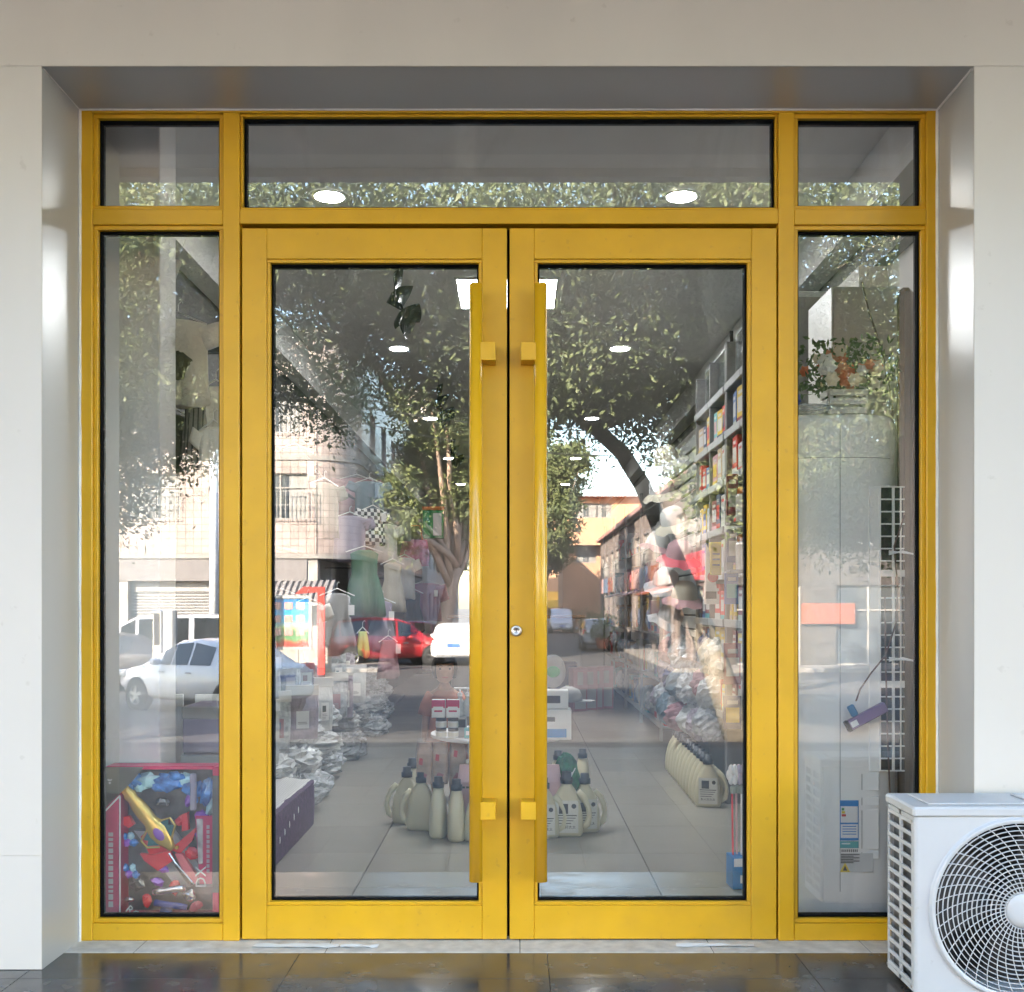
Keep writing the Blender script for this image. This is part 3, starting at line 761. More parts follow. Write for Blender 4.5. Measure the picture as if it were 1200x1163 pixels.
# --- cars
tyre_m = mat('tyre', (.02,.02,.02), .8); rim_m = mat('rim', (.55,.55,.56), .3, metal=.9)
car_glass = mat('car_glass', (.02,.025,.03), .05, spec=.8)
head_m = mat('headlight', (.6,.62,.65), .1, var=.3); tail_m = mat('taillight', (.55,.02,.02), .15)
chrome = mat('chrome', (.7,.7,.7), .12, metal=1); plate_m = mat('plate', (.06,.16,.5), .4)
def car(name, label, loc, rz, paint, kind, group='parked cars in the street'):
    c = thing(name, label, 'car', loc, rz, group)
    # stations along x (front = +x): x, bottom, belt z, half width, roof z, roof half width
    if kind == 'suv':   st = [(-2.15,.42,.90,.78,.92,.6),(-2.05,.32,1.02,.86,1.30,.70),(-1.85,.28,1.05,.88,1.60,.70),(-.9,.26,1.04,.90,1.70,.70),(.2,.26,1.02,.90,1.68,.70),(.72,.26,1.02,.90,1.52,.70),(1.32,.27,1.00,.89,1.03,.78),(1.9,.32,.90,.85,.93,.74),(2.15,.42,.74,.74,.78,.6)]
    elif kind == 'van': st = [(-2.3,.42,1.05,.80,1.10,.7),(-2.25,.3,1.08,.86,1.75,.76),(-1.9,.28,1.08,.88,1.88,.76),(-.5,.28,1.07,.88,1.90,.76),(.9,.28,1.06,.88,1.86,.76),(1.3,.28,1.05,.88,1.66,.76),(1.85,.3,1.0,.86,1.04,.78),(2.2,.36,.88,.82,.92,.7),(2.3,.42,.74,.74,.78,.6)]
    elif kind == 'hatch': st = [(-1.9,.40,.86,.74,.88,.6),(-1.84,.32,.95,.80,1.16,.66),(-1.6,.28,.97,.82,1.42,.64),(-.7,.26,.96,.84,1.50,.64),(.2,.26,.95,.84,1.46,.64),(.6,.26,.95,.84,1.32,.65),(1.15,.26,.94,.83,.96,.74),(1.65,.3,.86,.80,.88,.7),(1.9,.4,.70,.70,.74,.58)]
    else:               st = [(-2.15,.40,.86,.74,.90,.64),(-2.05,.32,.94,.82,.98,.70),(-1.62,.28,.96,.85,1.02,.72),(-1.0,.26,.95,.87,1.38,.64),(-.3,.25,.94,.87,1.47,.62),(.25,.25,.93,.87,1.43,.62),(.62,.25,.93,.87,1.28,.64),(1.18,.25,.92,.86,.95,.76),(1.75,.30,.82,.82,.84,.70),(2.12,.40,.68,.70,.72,.58)]
    def ring(s):
        x, zb, zt, w, zr, wr = s
        half = [(w*.86,zb),(w*.98,zb+.08),(w,(zb+zt)/2),(w*.975,zt-.03),(w*.955,zt),(wr+.02,zr-.05),(wr*.86,zr),(wr*.4,zr+.012)]
        return [(x,y,z) for y, z in half] + [(x,-y,z) for y, z in reversed(half)]
    rings = [ring(s) for s in st]
    body = MB().loft(rings)
    bo = body.build('body', paint, c, smooth=False)
    for p_ in bo.data.polygons: p_.use_smooth = len(p_.vertices) == 4
    cab = [i for i, s in enumerate(st) if s[4]-s[2] > .25]
    i0, i1 = cab[0], cab[-1]
    n = 16
    gl = MB()
    for sgn_, j in ((1,4),(-1,10)):
        for i in range(i0, i1):
            q = [Vector(rings[i][j]), Vector(rings[i][j+1]), Vector(rings[i+1][j+1]), Vector(rings[i+1][j])]
            m = sum(q, Vector())/4
            q = [m+(p_-m)*.90+Vector((0,sgn_*.008,.003)) for p_ in q]
            gl.add(q, [(0,1,2,3)])
    gl.build('window', car_glass, c)
    for nm, (ia, ib) in (('windscreen',(i1,i1+1)),('rear_window',(i0-1,i0))):
        g = MB(); A, B = rings[ia], rings[ib]
        lo, hi = (B, A) if nm == 'windscreen' else (A, B)
        up = Vector((.012 if nm == 'windscreen' else -.012,0,.012))
        q = [Vector(lo[5])*.96+up, Vector(hi[5])+up, Vector(hi[10])+up, Vector(lo[10])*.96+up]
        for p_ in (q[0],q[3]): p_.x = lo[5][0]; p_.z = lo[5][2]+.015
        for p_ in q: p_.y *= .92
        g.add([p_ for p_ in q], [(0,1,2,3)]); g.build(nm, car_glass, c)
    fw, rw = st[-2][0]-.42, st[1][0]+.62
    rad = .34 if kind in ('suv','van') else .31
    hw = st[3][3]
    for x in (fw, rw):
        for sy in (1,-1):
            w = thing('wheel', None, None, (x, sy*(hw-.10), rad)); w.parent = c
            ar = MB().cyl((0,-sy*.02,0),(0,sy*.095,0),rad+.06,n=20).build('wheel_arch', dark_void, w)
            MB().lathe([(rad*.62,-.11),(rad*.95,-.11),(rad,-.07),(rad,.07),(rad*.95,.115),(rad*.62,.115)],24,cap=False).xf(Matrix.Rotation(R(-90*sy),4,'X')).build('tyre', tyre_m, w, smooth=True)
            rm = MB().cyl((0,sy*.02,0),(0,sy*.09,0),rad*.63,n=20)
            rm.build('rim_dish', dark_void, w)
            sp = MB().lathe([(rad*.58,.10),(rad*.64,.12),(rad*.64,.09)],20,cap=False).xf(Matrix.Rotation(R(-90*sy),4,'X'))
            for k in range(5):
                a = 2*math.pi*k/5; m0 = len(sp.v)
                sp.box(-.032,.032,.095,.118,.0,rad*.6); sp.xf(Matrix.Rotation(a,4,'Y') @ Matrix.Diagonal((1,sy,1,1)), m0)
            sp.build('rim', rim_m, w)
    f, r = st[-1], st[0]
    for sy in (1,-1):
        MB().rbox(f[0]-.34,f[0]-.05,sy*.70-.13,sy*.70+.11,.66 if kind != 'van' else .72,.80 if kind != 'van' else .90,.03).build('headlight', head_m, c)
        MB().rbox(r[0]+.03,r[0]+.26,sy*.70-.11,sy*.70+.115,.78,1.0,.03).build('taillight', tail_m, c)
        MB().rbox(st[-4][0]-.18,st[-4][0]-.02,sy*(hw+.03),sy*(hw+.22),.95,1.08,.03).build('mirror', paint, c)
        for xx in (-.35, .5):
            MB().rbox(xx-.1,xx+.08,sy*(hw-.005),sy*(hw+.02),.80,.83,.006).build('door_handle', chrome, c)
    MB().rbox(f[0]-.12,f[0]+.03,-.62,.62,.32,.56,.05).build('front_bumper', paint, c)
    MB().rbox(f[0]-.10,f[0]+.034,-.48,.48,.38,.46,.02).build('grille', dark_void, c)
    MB().rbox(r[0]-.03,r[0]+.12,-.66,.66,.36,.66,.05).build('rear_bumper', paint, c)
    MB().box(f[0]+.035,f[0]+.045,-.22,.22,.50,.62).build('number_plate', plate_m, c)
    MB().box(r[0]-.045,r[0]-.035,-.22,.22,.68,.80).build('number_plate', plate_m, c)
    return c
car_white = mat('car_white', (.78,.79,.82), .25, coat=.6, var=.02); car_red = mat('car_red', (.30,.015,.02), .25, coat=.6, var=.05)
car_grey = mat('car_grey', (.30,.31,.34), .3, coat=.5, var=.04); car_dark = mat('car_dark', (.05,.05,.055), .3, coat=.5)
q = S(250, 21.8, GZ); car('parked_car', 'white saloon car nearest the shop with its nose to the left', q, R(180+36), car_white, 'sedan')
q = S(213, 28, GZ); car('parked_car', 'silver grey van parked behind the white saloon', q, R(180), car_grey, 'van')
q = S(452, 38.5, GZ); car('parked_car', 'dark red sport utility car with its tail to the left', q, R(-22), car_red, 'suv')
q = S(490, 45, GZ); car('parked_car', 'smaller red car just beyond the dark red one', q, R(-40), mat('car_red2', (.38,.02,.03), .25, coat=.6), 'hatch')
q = S(537, 39.5, GZ); car('parked_car', 'white hatchback seen from behind at the mouth of the side street', q, R(-88), car_white, 'hatch')
q = S(657, 84, GZ); car('parked_car', 'white car far down the side street', q, R(90), car_white, 'van')
q = S(118, 27, GZ); car('parked_car', 'dark car left of the white saloon', q, R(175), car_dark, 'sedan')
q = S(700, 52, GZ); car('parked_car', 'grey hatchback parked by the shop row', q, R(-90), car_grey, 'hatch')

# --- trees
bark = mat('bark', (.23,.205,.165), .9, var=.4, scale=5, bump=.8, bscale=14)
bark_sunlit = mat('bark_sunlit', (.42,.30,.23), .9, var=.3, scale=5, bump=.6, bscale=14)  # lit copy of the bark, warm sunlight put into its colour
leafA = leaf_mat('leaf_dark', (.12,.155,.08), (.23,.27,.13))
leafB = leaf_mat('leaf_light', (.10,.13,.06), (.22,.25,.10))
def tree(label, base, path, rads, blobs, nleaf, lsize, lm, bk, seed, group='street trees'):
    rng = np.random.default_rng(seed); rr = random.Random(seed)
    t = thing('street_tree', label, 'tree', base, 0, group)
    tk = MB().tube(path, rads, 10)
    top = Vector(path[-1])
    for (c, r3, wgt) in blobs:
        for k in range(4):
            s_ = Vector(path[-1 if k < 2 else -2]); e = Vector(c)+Vector((rr.uniform(-.7,.7)*r3[0], rr.uniform(-.7,.7)*r3[1], rr.uniform(-.4,.6)*r3[2]))
            pts = [s_.lerp(e, i/5) + Vector((rr.uniform(-.15,.15), rr.uniform(-.15,.15), .5*math.sin(math.pi*i/5)*.6)) * (i > 0) for i in range(6)]
            r0 = rads[-1]*.75
            tk.tube(pts, [r0*(1-.85*i/5) for i in range(6)], 6)
    tk.build('trunk', bk, t, smooth=True)
    tot = sum(b[2] for b in blobs); V = []
    for (c, r3, wgt) in blobs:
        n = int(nleaf*wgt/tot); nc = max(6, n//60)
        d3 = rng.normal(size=(nc,3)); d3 /= np.linalg.norm(d3, axis=1)[:,None]
        rad = (.35+.65*rng.random(nc)**.55)[:,None]
        cc = np.array(c)+d3*rad*np.array(r3)
        which = rng.integers(0, nc, n)
        # leaves sit along short drooping twigs
        tw = rng.normal(size=(nc,3)); tw[:,2] = tw[:,2]*.4-.35; tw /= np.linalg.norm(tw, axis=1)[:,None]
        s_ = rng.random(n)[:,None]
        pos = cc[which] + tw[which]*(s_-.5)*1.2 + rng.normal(size=(n,3))*.16
        a = tw[which]*.5 + rng.normal(size=(n,3))*.7; a /= np.linalg.norm(a, axis=1)[:,None]
        nr = rng.normal(size=(n,3))*.55 + np.array((-.35,.55,.75)); b = np.cross(a, nr); b /= np.linalg.norm(b, axis=1)[:,None]
        L_ = lsize*(.6+.8*rng.random(n))[:,None]; Wd = L_*.42
        q = np.stack([pos, pos+a*L_*.45+b*Wd*.5, pos+a*L_, pos+a*L_*.45-b*Wd*.5], axis=1)
        V.append(q.reshape(-1,3))
    V = np.concatenate(V).astype(np.float32); n = len(V)//4
    me = bpy.data.meshes.new('crown'); me.vertices.add(len(V)); me.vertices.foreach_set('co', V.ravel())
    me.loops.add(len(V)); me.loops.foreach_set('vertex_index', np.arange(len(V), dtype=np.int32))
    me.polygons.add(n); me.polygons.foreach_set('loop_start', np.arange(0, len(V), 4, dtype=np.int32))
    me.polygons.foreach_set('loop_total', np.full(n, 4, dtype=np.int32))
    me.update(calc_edges=True); me.validate(); me.materials.append(lm)
    link('crown', me, t)
    return t
def loc_of(px, d, py, base):
    p = S(px, d, py=py); return p - base
# big leaning tree whose trunk shows right of the meeting stiles
b0 = S(868, 17, GZ)
P_ = lambda px, d, py: tuple(loc_of(px, d, py, b0))
tree('large dark tree leaning over the street, trunk right of the door handles', b0,
     [(0,0,0), P_(835,17,770), P_(806,16.9,695), P_(780,16.8,632), P_(752,16.5,568), P_(728,16,530), P_(700,15.5,505), P_(672,15,485)], [.27,.22,.18,.15,.13,.12,.105,.085],
     [(P_(760,14,400),(2.2,1.8,1.0),4),(P_(650,13,400),(1.7,1.5,.8),2.6),(P_(860,14,330),(2.3,2,1.2),3.4),(P_(560,14,320),(2.4,2,1.0),2.8),(P_(700,12.5,290),(2.8,1.6,.7),2.2),
      (P_(980,14,300),(2.3,1.8,1.1),2.6),(P_(450,13,310),(2.0,1.6,.8),2.0),(P_(830,15,480),(1.2,1.2,.7),1.6),(P_(640,15,440),(1.2,1.3,.6),1.4),(P_(700,16,470),(.9,1.0,.4),.6),(P_(480,15,390),(1.1,1.2,.7),1.6),(P_(545,15,430),(.9,1.0,.6),1.2),(P_(430,15,350),(.9,1.0,.5),1.1),(P_(640,11,205),(4.0,1.0,.4),1.3),(P_(940,11,215),(2.6,1.0,.5),1.0),(P_(930,15,420),(1.2,1.2,.7),1.2)],
     165000, .09, leafA, bark, 11)
b0 = S(60, 18, GZ)
tree('leafy street tree at the left in front of the shuttered shop', b0,
     [(0,0,0), P_(60,18,640), P_(90,17.5,560), P_(130,17,480)], [.34,.28,.22,.16],
     [(P_(225,15.5,360),(1.1,1.4,1.7),3.0),(P_(212,15,440),(.7,1.0,.9),1.5),(P_(120,15,400),(1.2,1.5,2.0),2.6),(P_(325,13,295),(1.0,1.1,.5),1.0),(P_(225,13,290),(1.8,1.4,.7),2.2),(P_(350,17,430),(.45,.8,.7),.7),(P_(215,16,500),(.6,.8,.6),.9),(P_(250,11,215),(2.2,1.0,.4),.9),(P_(120,16,560),(.8,.8,.9),1.0),(P_(395,18,470),(.3,.6,.5),.4)],
     75000, .09, leafA, bark, 12)
b0 = S(512, 42, GZ)
tree('sunlit forked tree trunk left of the side street', b0,
     [(0,0,0), P_(520,42,735), P_(528,42,690), P_(536,42,665)], [.36,.32,.27,.22],
     [(P_(540,42,560),(2.0,2.2,2.4),3),(P_(500,43,560),(1.5,2,2.3),2),(P_(570,44,520),(2.0,2,2.2),2.4),(P_(520,40,480),(2.6,2,1.6),2),(P_(470,38,600),(.6,1,1.6),.7)],
     28000, .2, leafB, bark_sunlit, 13)
b0 = S(636, 58, GZ)
tree('light green tree in the middle of the side street behind the meeting stiles', b0,
     [(0,0,0), P_(634,58,690), P_(632,58,640)], [.3,.25,.2],
     [(P_(655,56,585),(1.2,1.6,2.8),3),(P_(625,58,560),(1.8,2,3.0),3),(P_(668,55,545),(1.0,1.2,1.2),1.2),(P_(645,58,650),(1.0,1.3,1.0),1)],
     16000, .26, leafB, bark, 14)
b0 = S(905, 26, GZ)
tree('bushy street tree at the right in front of the shop row', b0,
     [(0,0,0), P_(905,26,680), P_(910,26,600)], [.3,.25,.2],
     [(P_(900,25,510),(2.6,2.2,2.6),3),(P_(1010,24,470),(2.4,2.2,2.8),3),(P_(835,25,540),(.9,1.4,1.4),1)],
     26000, .16, leafB, bark, 15)
b0 = S(470, 70, GZ)
tree('tall street tree deeper in the side street on the left', b0, [(0,0,0), P_(472,70,690), P_(480,70,640)], [.35,.3,.22],
     [(P_(500,70,590),(3,3,4.5),3),(P_(560,72,600),(3,3,4),3)], 15000, .34, leafB, bark, 16)
for k, (x_, nm) in enumerate(((-15.0,'far left'),(-9.5,'left'),(9.5,'right'),(15.5,'far right'))):  # unseen trees, added to shade the road and the right building
    b0 = Vector((x_, -8.6, GZ+.13)); rr = random.Random(90+k)
    tree('unseen tree added to shade the road, %s of the shop' % nm, b0, [(0,0,0),(.1,0,1.6),(.0,-.2,3.0),(.2,-.3,4.2)], [.26,.22,.19,.15],
         [((rr.uniform(-.5,.5),-.4,6.0),(3.0,2.6,1.7),4),((-2.2,-.6,5.2),(1.6,1.6,1.2),2),((2.2,.2,5.4),(1.6,1.6,1.3),2),((0,-1.8,4.8),(1.8,1.4,1.0),2)], 16000, .18, leafA, bark, 60+k)
b0 = S(1092, 21, GZ)
tree('dense tree between the road and the orange sign at the right', b0, [(0,0,0), P_(1085,21,690), P_(1062,21,590)], [.28,.23,.18],
     [(P_(985,20,470),(1.6,1.6,2.2),3),(P_(1060,20,430),(1.6,1.6,2.2),2),(P_(960,20,590),(1.1,1.2,.9),1.4),(P_(1040,20,600),(1.2,1.2,1.0),1.4),(P_(900,20,420),(1.4,1.4,1.2),1.6)], 44000, .10, leafA, bark, 17)
# shrubs in pots along the shop row
for k, (px, d) in enumerate(((690,60),(700,56),(706,50))):
    b0 = S(px, d, GZ+.13)
    o = thing('potted_shrub', 'potted green shrub, %s from the shop along the row' % ('third','second','first')[k], 'plant', b0, 0, 'potted shrubs by the shop row')
    MB().lathe([(.25,0),(.35,.5),(.33,.5),(.28,.45)],12).build('pot', sgn[3], o)
    mb = MB(); rr = random.Random(k)
    for i in range(260):
        c = Vector((rr.gauss(0,.35),rr.gauss(0,.35),1.0+rr.gauss(0,.35))); a = Vector((rr.gauss(0,1),rr.gauss(0,1),rr.gauss(0,1))).normalized()*.2; b = a.cross(Vector((rr.random(),rr.random(),rr.random()))).normalized()*.06
        mb.add([c,c+a*.5+b,c+a,c+a*.5-b],[(0,1,2,3)])
    mb.build('foliage', leafB, o)

# ================================================================== outdoor condenser by the right pillar
ac = thing('outdoor_condenser', 'white outdoor air conditioner unit with round fan grille by the right pillar', 'air conditioner', (0,0,0))
AX0, AX1, AY0, AY1, AZ0, AZ1 = 1.132, 1.93, -.545, -.318, .022, .552
fcx, fcz, fr = 1.432, .262, .250
# front panel with a round opening
sq = []; cr = []
angs = [2*math.pi*k/64 for k in range(64)]
for qx, qz in ((AX1-.012,AZ1-.03),(AX0+.012,AZ1-.03),(AX0+.012,AZ0+.002),(AX1-.012,AZ0+.002)):
    q = math.atan2(qz-fcz, qx-fcx) % (2*math.pi)
    angs[min(range(64), key=lambda i: abs(angs[i]-q))] = q
for a in angs:
    c, s_ = math.cos(a), math.sin(a)
    tx = ((AX1-.012-fcx) if c > 0 else (fcx-AX0-.012))/abs(c) if abs(c) > 1e-6 else 9
    tz = ((AZ1-.03-fcz) if s_ > 0 else (fcz-AZ0-.002))/abs(s_) if abs(s_) > 1e-6 else 9
    t = min(tx, tz); sq.append((fcx+c*t, fcz+s_*t)); cr.append((fcx+c*(fr+.004), fcz+s_*(fr+.004)))
fp = MB()
rings = [[(p[0],AY0,p[1]) for p in sq], [(p[0],AY0,p[1]) for p in [((fcx+(q[0]-fcx)*1.03),(fcz+(q[1]-fcz)*1.03)) for q in cr]], [(p[0],AY0-.006,p[1]) for p in cr], [(p[0],AY0+.03,p[1]) for p in cr]]
fp.loft(rings, False)
# rounded left edge
fp.loft([[(AX0+.012-.012*math.cos(t), AY0+.012-.012*math.sin(t), z) for t in [R(90)*(1-i/6) for i in range(7)]] for z in (AZ0,AZ1-.03)], False, False)
for v in (sq,):
    pass
fpo = fp.build('front_panel', ac_white, ac, smooth=False)
# corner fill pieces of the front panel between the round fan field and the square edge
MB().box(AX0+.012,AX1-.012,AY0+.002,AY0+.004,AZ1-.0301,AZ1-.03).build('panel_lip', ac_white, ac)
# top lid, overhanging, with raised fields and a step at the corner
MB().rbox(AX0-.006,AX1,AY0-.006,AY1+.003,AZ1-.03,AZ1-.001,.006).build('lid', ac_white, ac)
for (a, b) in ((AX0+.05,AX0+.33),(AX0+.36,AX0+.70)):
    MB().rbox(a,b,AY0+.03,AY1-.03,AZ1-.0009,AZ1+.004,.003).build('lid_rib', ac_white, ac)
MB().rbox(AX0+.012,AX1,AY1-.004,AY1-.001,AZ0,AZ1-.031,.001).build('back_panel', ac_white, ac)
MB().rbox(AX0+.01,AX1-.002,AY0+.015,AY1-.005,AZ0-.006,AZ0,.002).build('base_pan', ac_white, ac)
# louvred left side: grid of openings, posts and bars
zc = [AZ0+.02+(AZ1-.05-AZ0-.02)*i/13 for i in range(14)]
yc = [AY0+.028, (AY0+AY1)/2+.003, AY1-.012]
sd = MB()
sd.box(AX0,AX0+.006,AY0+.012,AY0+.028,AZ0,AZ1-.031).box(AX0,AX0+.006,AY1-.012,AY1-.0045,AZ0,AZ1-.031).box(AX0+.0002,AX0+.0062,yc[1]-.008,yc[1]+.008,AZ0,AZ1-.031)
sd.build('side_post', ac_white, ac)
for i, z in enumerate(zc):
    MB().rbox(AX0+.0004,AX0+.007,AY0+.0285,AY1-.0125,z-.006,z+.006,.001).build('side_bar', ac_white, ac)
for za, zb in ((AZ0,AZ0+.0135),(AZ1-.043,AZ1-.031)): MB().box(AX0+.0002,AX0+.006,AY0+.0285,AY1-.0125,za,zb).build('side_bar', ac_white, ac)
fin = mat('coil_fins', (.16,.16,.165), .4, metal=.6, var=.5, scale=60, stretch=(1,12,1))
MB().box(AX0+.018,AX0+.022,AY0+.02,AY1-.01,AZ0+.002,AZ1-.032).build('coil', fin, ac)
MB().box(AX0+.03,AX1-.02,AY1-.03,AY1-.012,AZ0+.002,AZ1-.032).build('coil', mat('coil_dark', (.006,.006,.007), .5), ac)
# fan guard: rings and slanted spokes
gd = MB()
Rm = Matrix.Translation((fcx,AY0-.004,fcz)) @ Matrix.Rotation(R(90),4,'X')
rads = [.052+.0132*i for i in range(16)]
for i, r_ in enumerate(rads):
    bz = .016*(1-(r_/fr)**2)
    m0 = len(gd.v); gd.lathe([(r_-.001,bz-.002),(r_+.001,bz-.002),(r_+.001,bz+.003),(r_-.001,bz+.003),(r_-.001,bz-.002)], 72, cap=False); gd.xf(Rm, m0)
gd.build('guard_rings', ac_white, ac)
for k in range(40):
    pts = []
    a0 = 2*math.pi*k/40
    for i in range(12):
        r_ = .05+(.248-.05)*i/11; a = a0+.55*(i/11)**.9; bz = .016*(1-(r_/fr)**2)+.002
        pts.append((r_*math.cos(a), r_*math.sin(a), bz))
    MB().tube([Rm @ Vector(p) for p in pts], .0015, 5).build('guard_spoke', ac_white, ac)
MB().lathe([(0,.022),(.03,.0215),(.046,.019),(.050,.014),(.050,.004)],40,cap=False).xf(Rm).build('guard_hub', ac_white, ac, smooth=True)
MB().lathe([(.243,.002),(.252,.008),(.258,.004),(.258,-.004)],72,cap=False).xf(Rm).build('guard_rim', ac_white, ac, smooth=True)
fanm = mat('fan_blade', (.010,.010,.012), .5)
for k in range(3):
    pts = []
    for j in range(9):
        a = 2*math.pi*k/3 + R(75)*j/8; pts.append([(.05*math.cos(a), .05*math.sin(a), -.09+.03*j/8), ((.228)*math.cos(a+.2), .228*math.sin(a+.2), -.10+.055*j/8)])
    MB().loft(pts, False, False).xf(Rm).build('fan_blade', fanm, ac)
MB().cyl((fcx,AY0+.05,fcz),(fcx,AY0+.16,fcz),.06,n=20).build('fan_motor', fanm, ac)
for (x, y, z) in ((AX0-.001,AY0+.02,AZ1-.045),(AX0-.001,AY0+.022,AZ0+.012),(AX0-.001,AY1-.008,AZ1-.04),(AX0-.001,AY1-.008,AZ0+.012)):
    MB().cyl((x-.002,y,z),(x+.002,y,z),.004,n=8).build('screw', steel, ac)
for x in (AX0+.14, AX1-.2):
    MB().rbox(x,x+.05,AY0-.02,AY1+.005,-.001,AZ0-.0065,.002).build('foot', mat('foot_grey%d' % int(x*10), (.35,.35,.36), .6), ac)

# ================================================================== standing air conditioner behind the right side light
grey_plastic = mat('pale_grey_plastic', (.88,.89,.87), .3, var=.02, scale=3)
sac = thing('standing_air_conditioner', 'tall pale cabinet air conditioner behind the right side light', 'air conditioner', (0,0,0))
def superring(cx, cy, rx, ry, z, n=56, e=3.2):
    out = []
    for k in range(n):
        a = 2*math.pi*k/n; c, s_ = math.cos(a), math.sin(a)
        out.append((cx+rx*math.copysign(abs(c)**(2/e), c), cy+ry*math.copysign(abs(s_)**(2/e), s_), z))
    return out
cx, cy, rx, ry = 1.172, .43, .222, .185
SZ = 1.812
rg = [superring(cx,cy,rx*.97,ry*.97,.001), superring(cx,cy,rx,ry,.03), superring(cx,cy,rx,ry,SZ-.03)] + [superring(cx,cy,rx-.03*(1-math.cos(t)),ry-.03*(1-math.cos(t)),SZ-.03+.03*math.sin(t)) for t in (R(20),R(40),R(60),R(80),R(90))]
b = MB().loft(rg).build('cabinet', grey_plastic, sac)
for p_ in b.data.polygons: p_.use_smooth = len(p_.vertices) == 4
def sfy(x):       # front surface of the cabinet at x
    t = min(.999, abs((x-cx)/rx)); return cy-ry*(1-t**3.2)**(1/3.2)
seam = mat('seam_grey', (.22,.23,.23), .5)
xs_ = (983-605)/FPX*3.86
MB().box(xs_-.001,xs_+.001,sfy(xs_)-.0012,sfy(xs_)+.004,.10,SZ-.04).build('seam', seam, sac)
MB().loft([[(x,sfy(x)-.0012,z) for x in [.99+.36*i/14 for i in range(15)]] for z in (1.652,1.654)], False, False).build('seam', seam, sac)
# intake grille
gx0, gx1, gz0_, gz1_ = 1.303, 1.388, .533, 1.548
yb = sfy(1.30)-.004
MB().box(gx0,gx1-.004,yb-.006,yb+.05,gz0_,gz1_).build('grille_recess', dark_void, sac)
MB().rbox(gx0-.004,gx0,yb-.012,yb+.03,gz0_-.004,gz1_+.004,.001).rbox(1.343,1.352,yb-.013,yb+.0,gz0_,gz1_,.001).rbox(1.372,1.376,yb-.0125,yb,gz0_,gz1_,.001).build('grille_post', grey_plastic, sac)
nb = 0; z = gz0_
while z < gz1_+.001:
    wd = .012 if nb in (7, 16) else .0025
    MB().rbox(gx0,gx1,yb-.0115,yb-.005,z-wd,z+wd,.0008).build('grille_slat', grey_plastic, sac)
    z += .0441; nb += 1
MB().rbox(1.262,1.299,yb-.006,yb+.02,.53,1.55,.002).build('grille_edge', grey_plastic, sac)
for (za, zb) in ((.46,.525),(.405,.44),(.25,.395),(.215,.245)):
    MB().rbox(1.235,1.30,sfy(1.28)-.004,sfy(1.28)+.02,za,zb,.003).build('moulded_recess', grey_plastic, sac)
    MB().box(1.2352,1.2376,sfy(1.28)-.0055,sfy(1.28)-.0041,za+.004,zb-.004).build('recess_edge', seam, sac)
# stickers
dS = 3.845
def st(px0, px1, py0, py1, m, name, parent=sac, off=0):
    p0, p1 = W(px0,py1,dS), W(px1,py0,dS); yy = sfy((p0.x+p1.x)/2)-.0016-off
    return MB().box(p0.x,p1.x,yy-.0006,yy,p0.z,p1.z).build(name, m, parent), yy
blue_p = mat('print_blue', (.02,.22,.55), .4); teal_p = mat('print_teal', (.10,.38,.40), .4); white_p = mat('print_white', (.75,.76,.76), .4, var=.03); dark_p = mat('print_dark', (.04,.04,.045), .5); yel_p = mat('print_yellow', (.75,.58,.03), .5)
red_p = mat('print_red', (.55,.03,.03), .4); grn_p = mat('print_green', (.03,.30,.10), .4)
lb, yy = st(984,1006,938,985,blue_p,'energy_label')
st(985,1005,945,964,white_p,'label_field',lb,.0008); st(985,1005,966,982,white_p,'label_field',lb,.0008)
for i, m in enumerate((grn_p,yel_p,red_p)):
    st(986,989+i,947+i*3.6,949.6+i*3.6,m,'label_bar',lb,.0016)
for i in range(4): st(987,1003,968+i*3,969+i*3,blue_p,'print_line',lb,.0016)
lb2, yy = st(984,1006,986,994,teal_p,'efficiency_label'); st(986,996,988,989.5,white_p,'print_line',lb2,.0008)
lb3, yy = st(984,1023,1000,1022,mat('label_grey', (.58,.60,.60), .4),'rating_label')
for i in range(6): st(985,1000 if i % 2 else 1007,1001+i*1.9,1002+i*1.9,dark_p,'print_line',lb3,.0008)
for i in range(9): st(986+i*2.2,987.2+i*2.2,995.5,998.6,dark_p,'barcode',lb3,.0004)
tx, ty = W(984,1022,dS), W(996,1011,dS)
MB().add([(tx.x,yy-.0014,tx.z),(ty.x,yy-.0014,tx.z),((tx.x+ty.x)/2,yy-.0014,ty.z)],[(0,1,2)]).build('warning_triangle', yel_p, lb3)
MB().add([(tx.x+.010,yy-.0018,tx.z+.005),(ty.x-.010,yy-.0018,tx.z+.005),((tx.x+ty.x)/2,yy-.0018,ty.z-.010)],[(0,1,2)]).build('warning_mark', dark_p, lb3)

# tall panel cabinet behind it
tc_ = thing('tall_grey_cabinet', 'tall plain grey cabinet standing behind the pale air conditioner', 'cabinet', (0,0,0))
lilac = mat('lilac_grey', (.55,.53,.53), .35, var=.05)
bronze = mat('bronze_edge', (.36,.28,.22), .25, metal=.85, var=.2, scale=6, stretch=(10,10,.2))
MB().rbox(1.243,1.497,.62,.95,.001,2.376,.004).build('body', lilac, tc_)
MB().rbox(1.4975,1.56,.60,.95,.001,2.372,.02).build('metal_edge', bronze, tc_)
MB().rbox(1.236,1.2425,.615,.95,.001,2.374,.002).build('trim', grey_plastic, tc_)

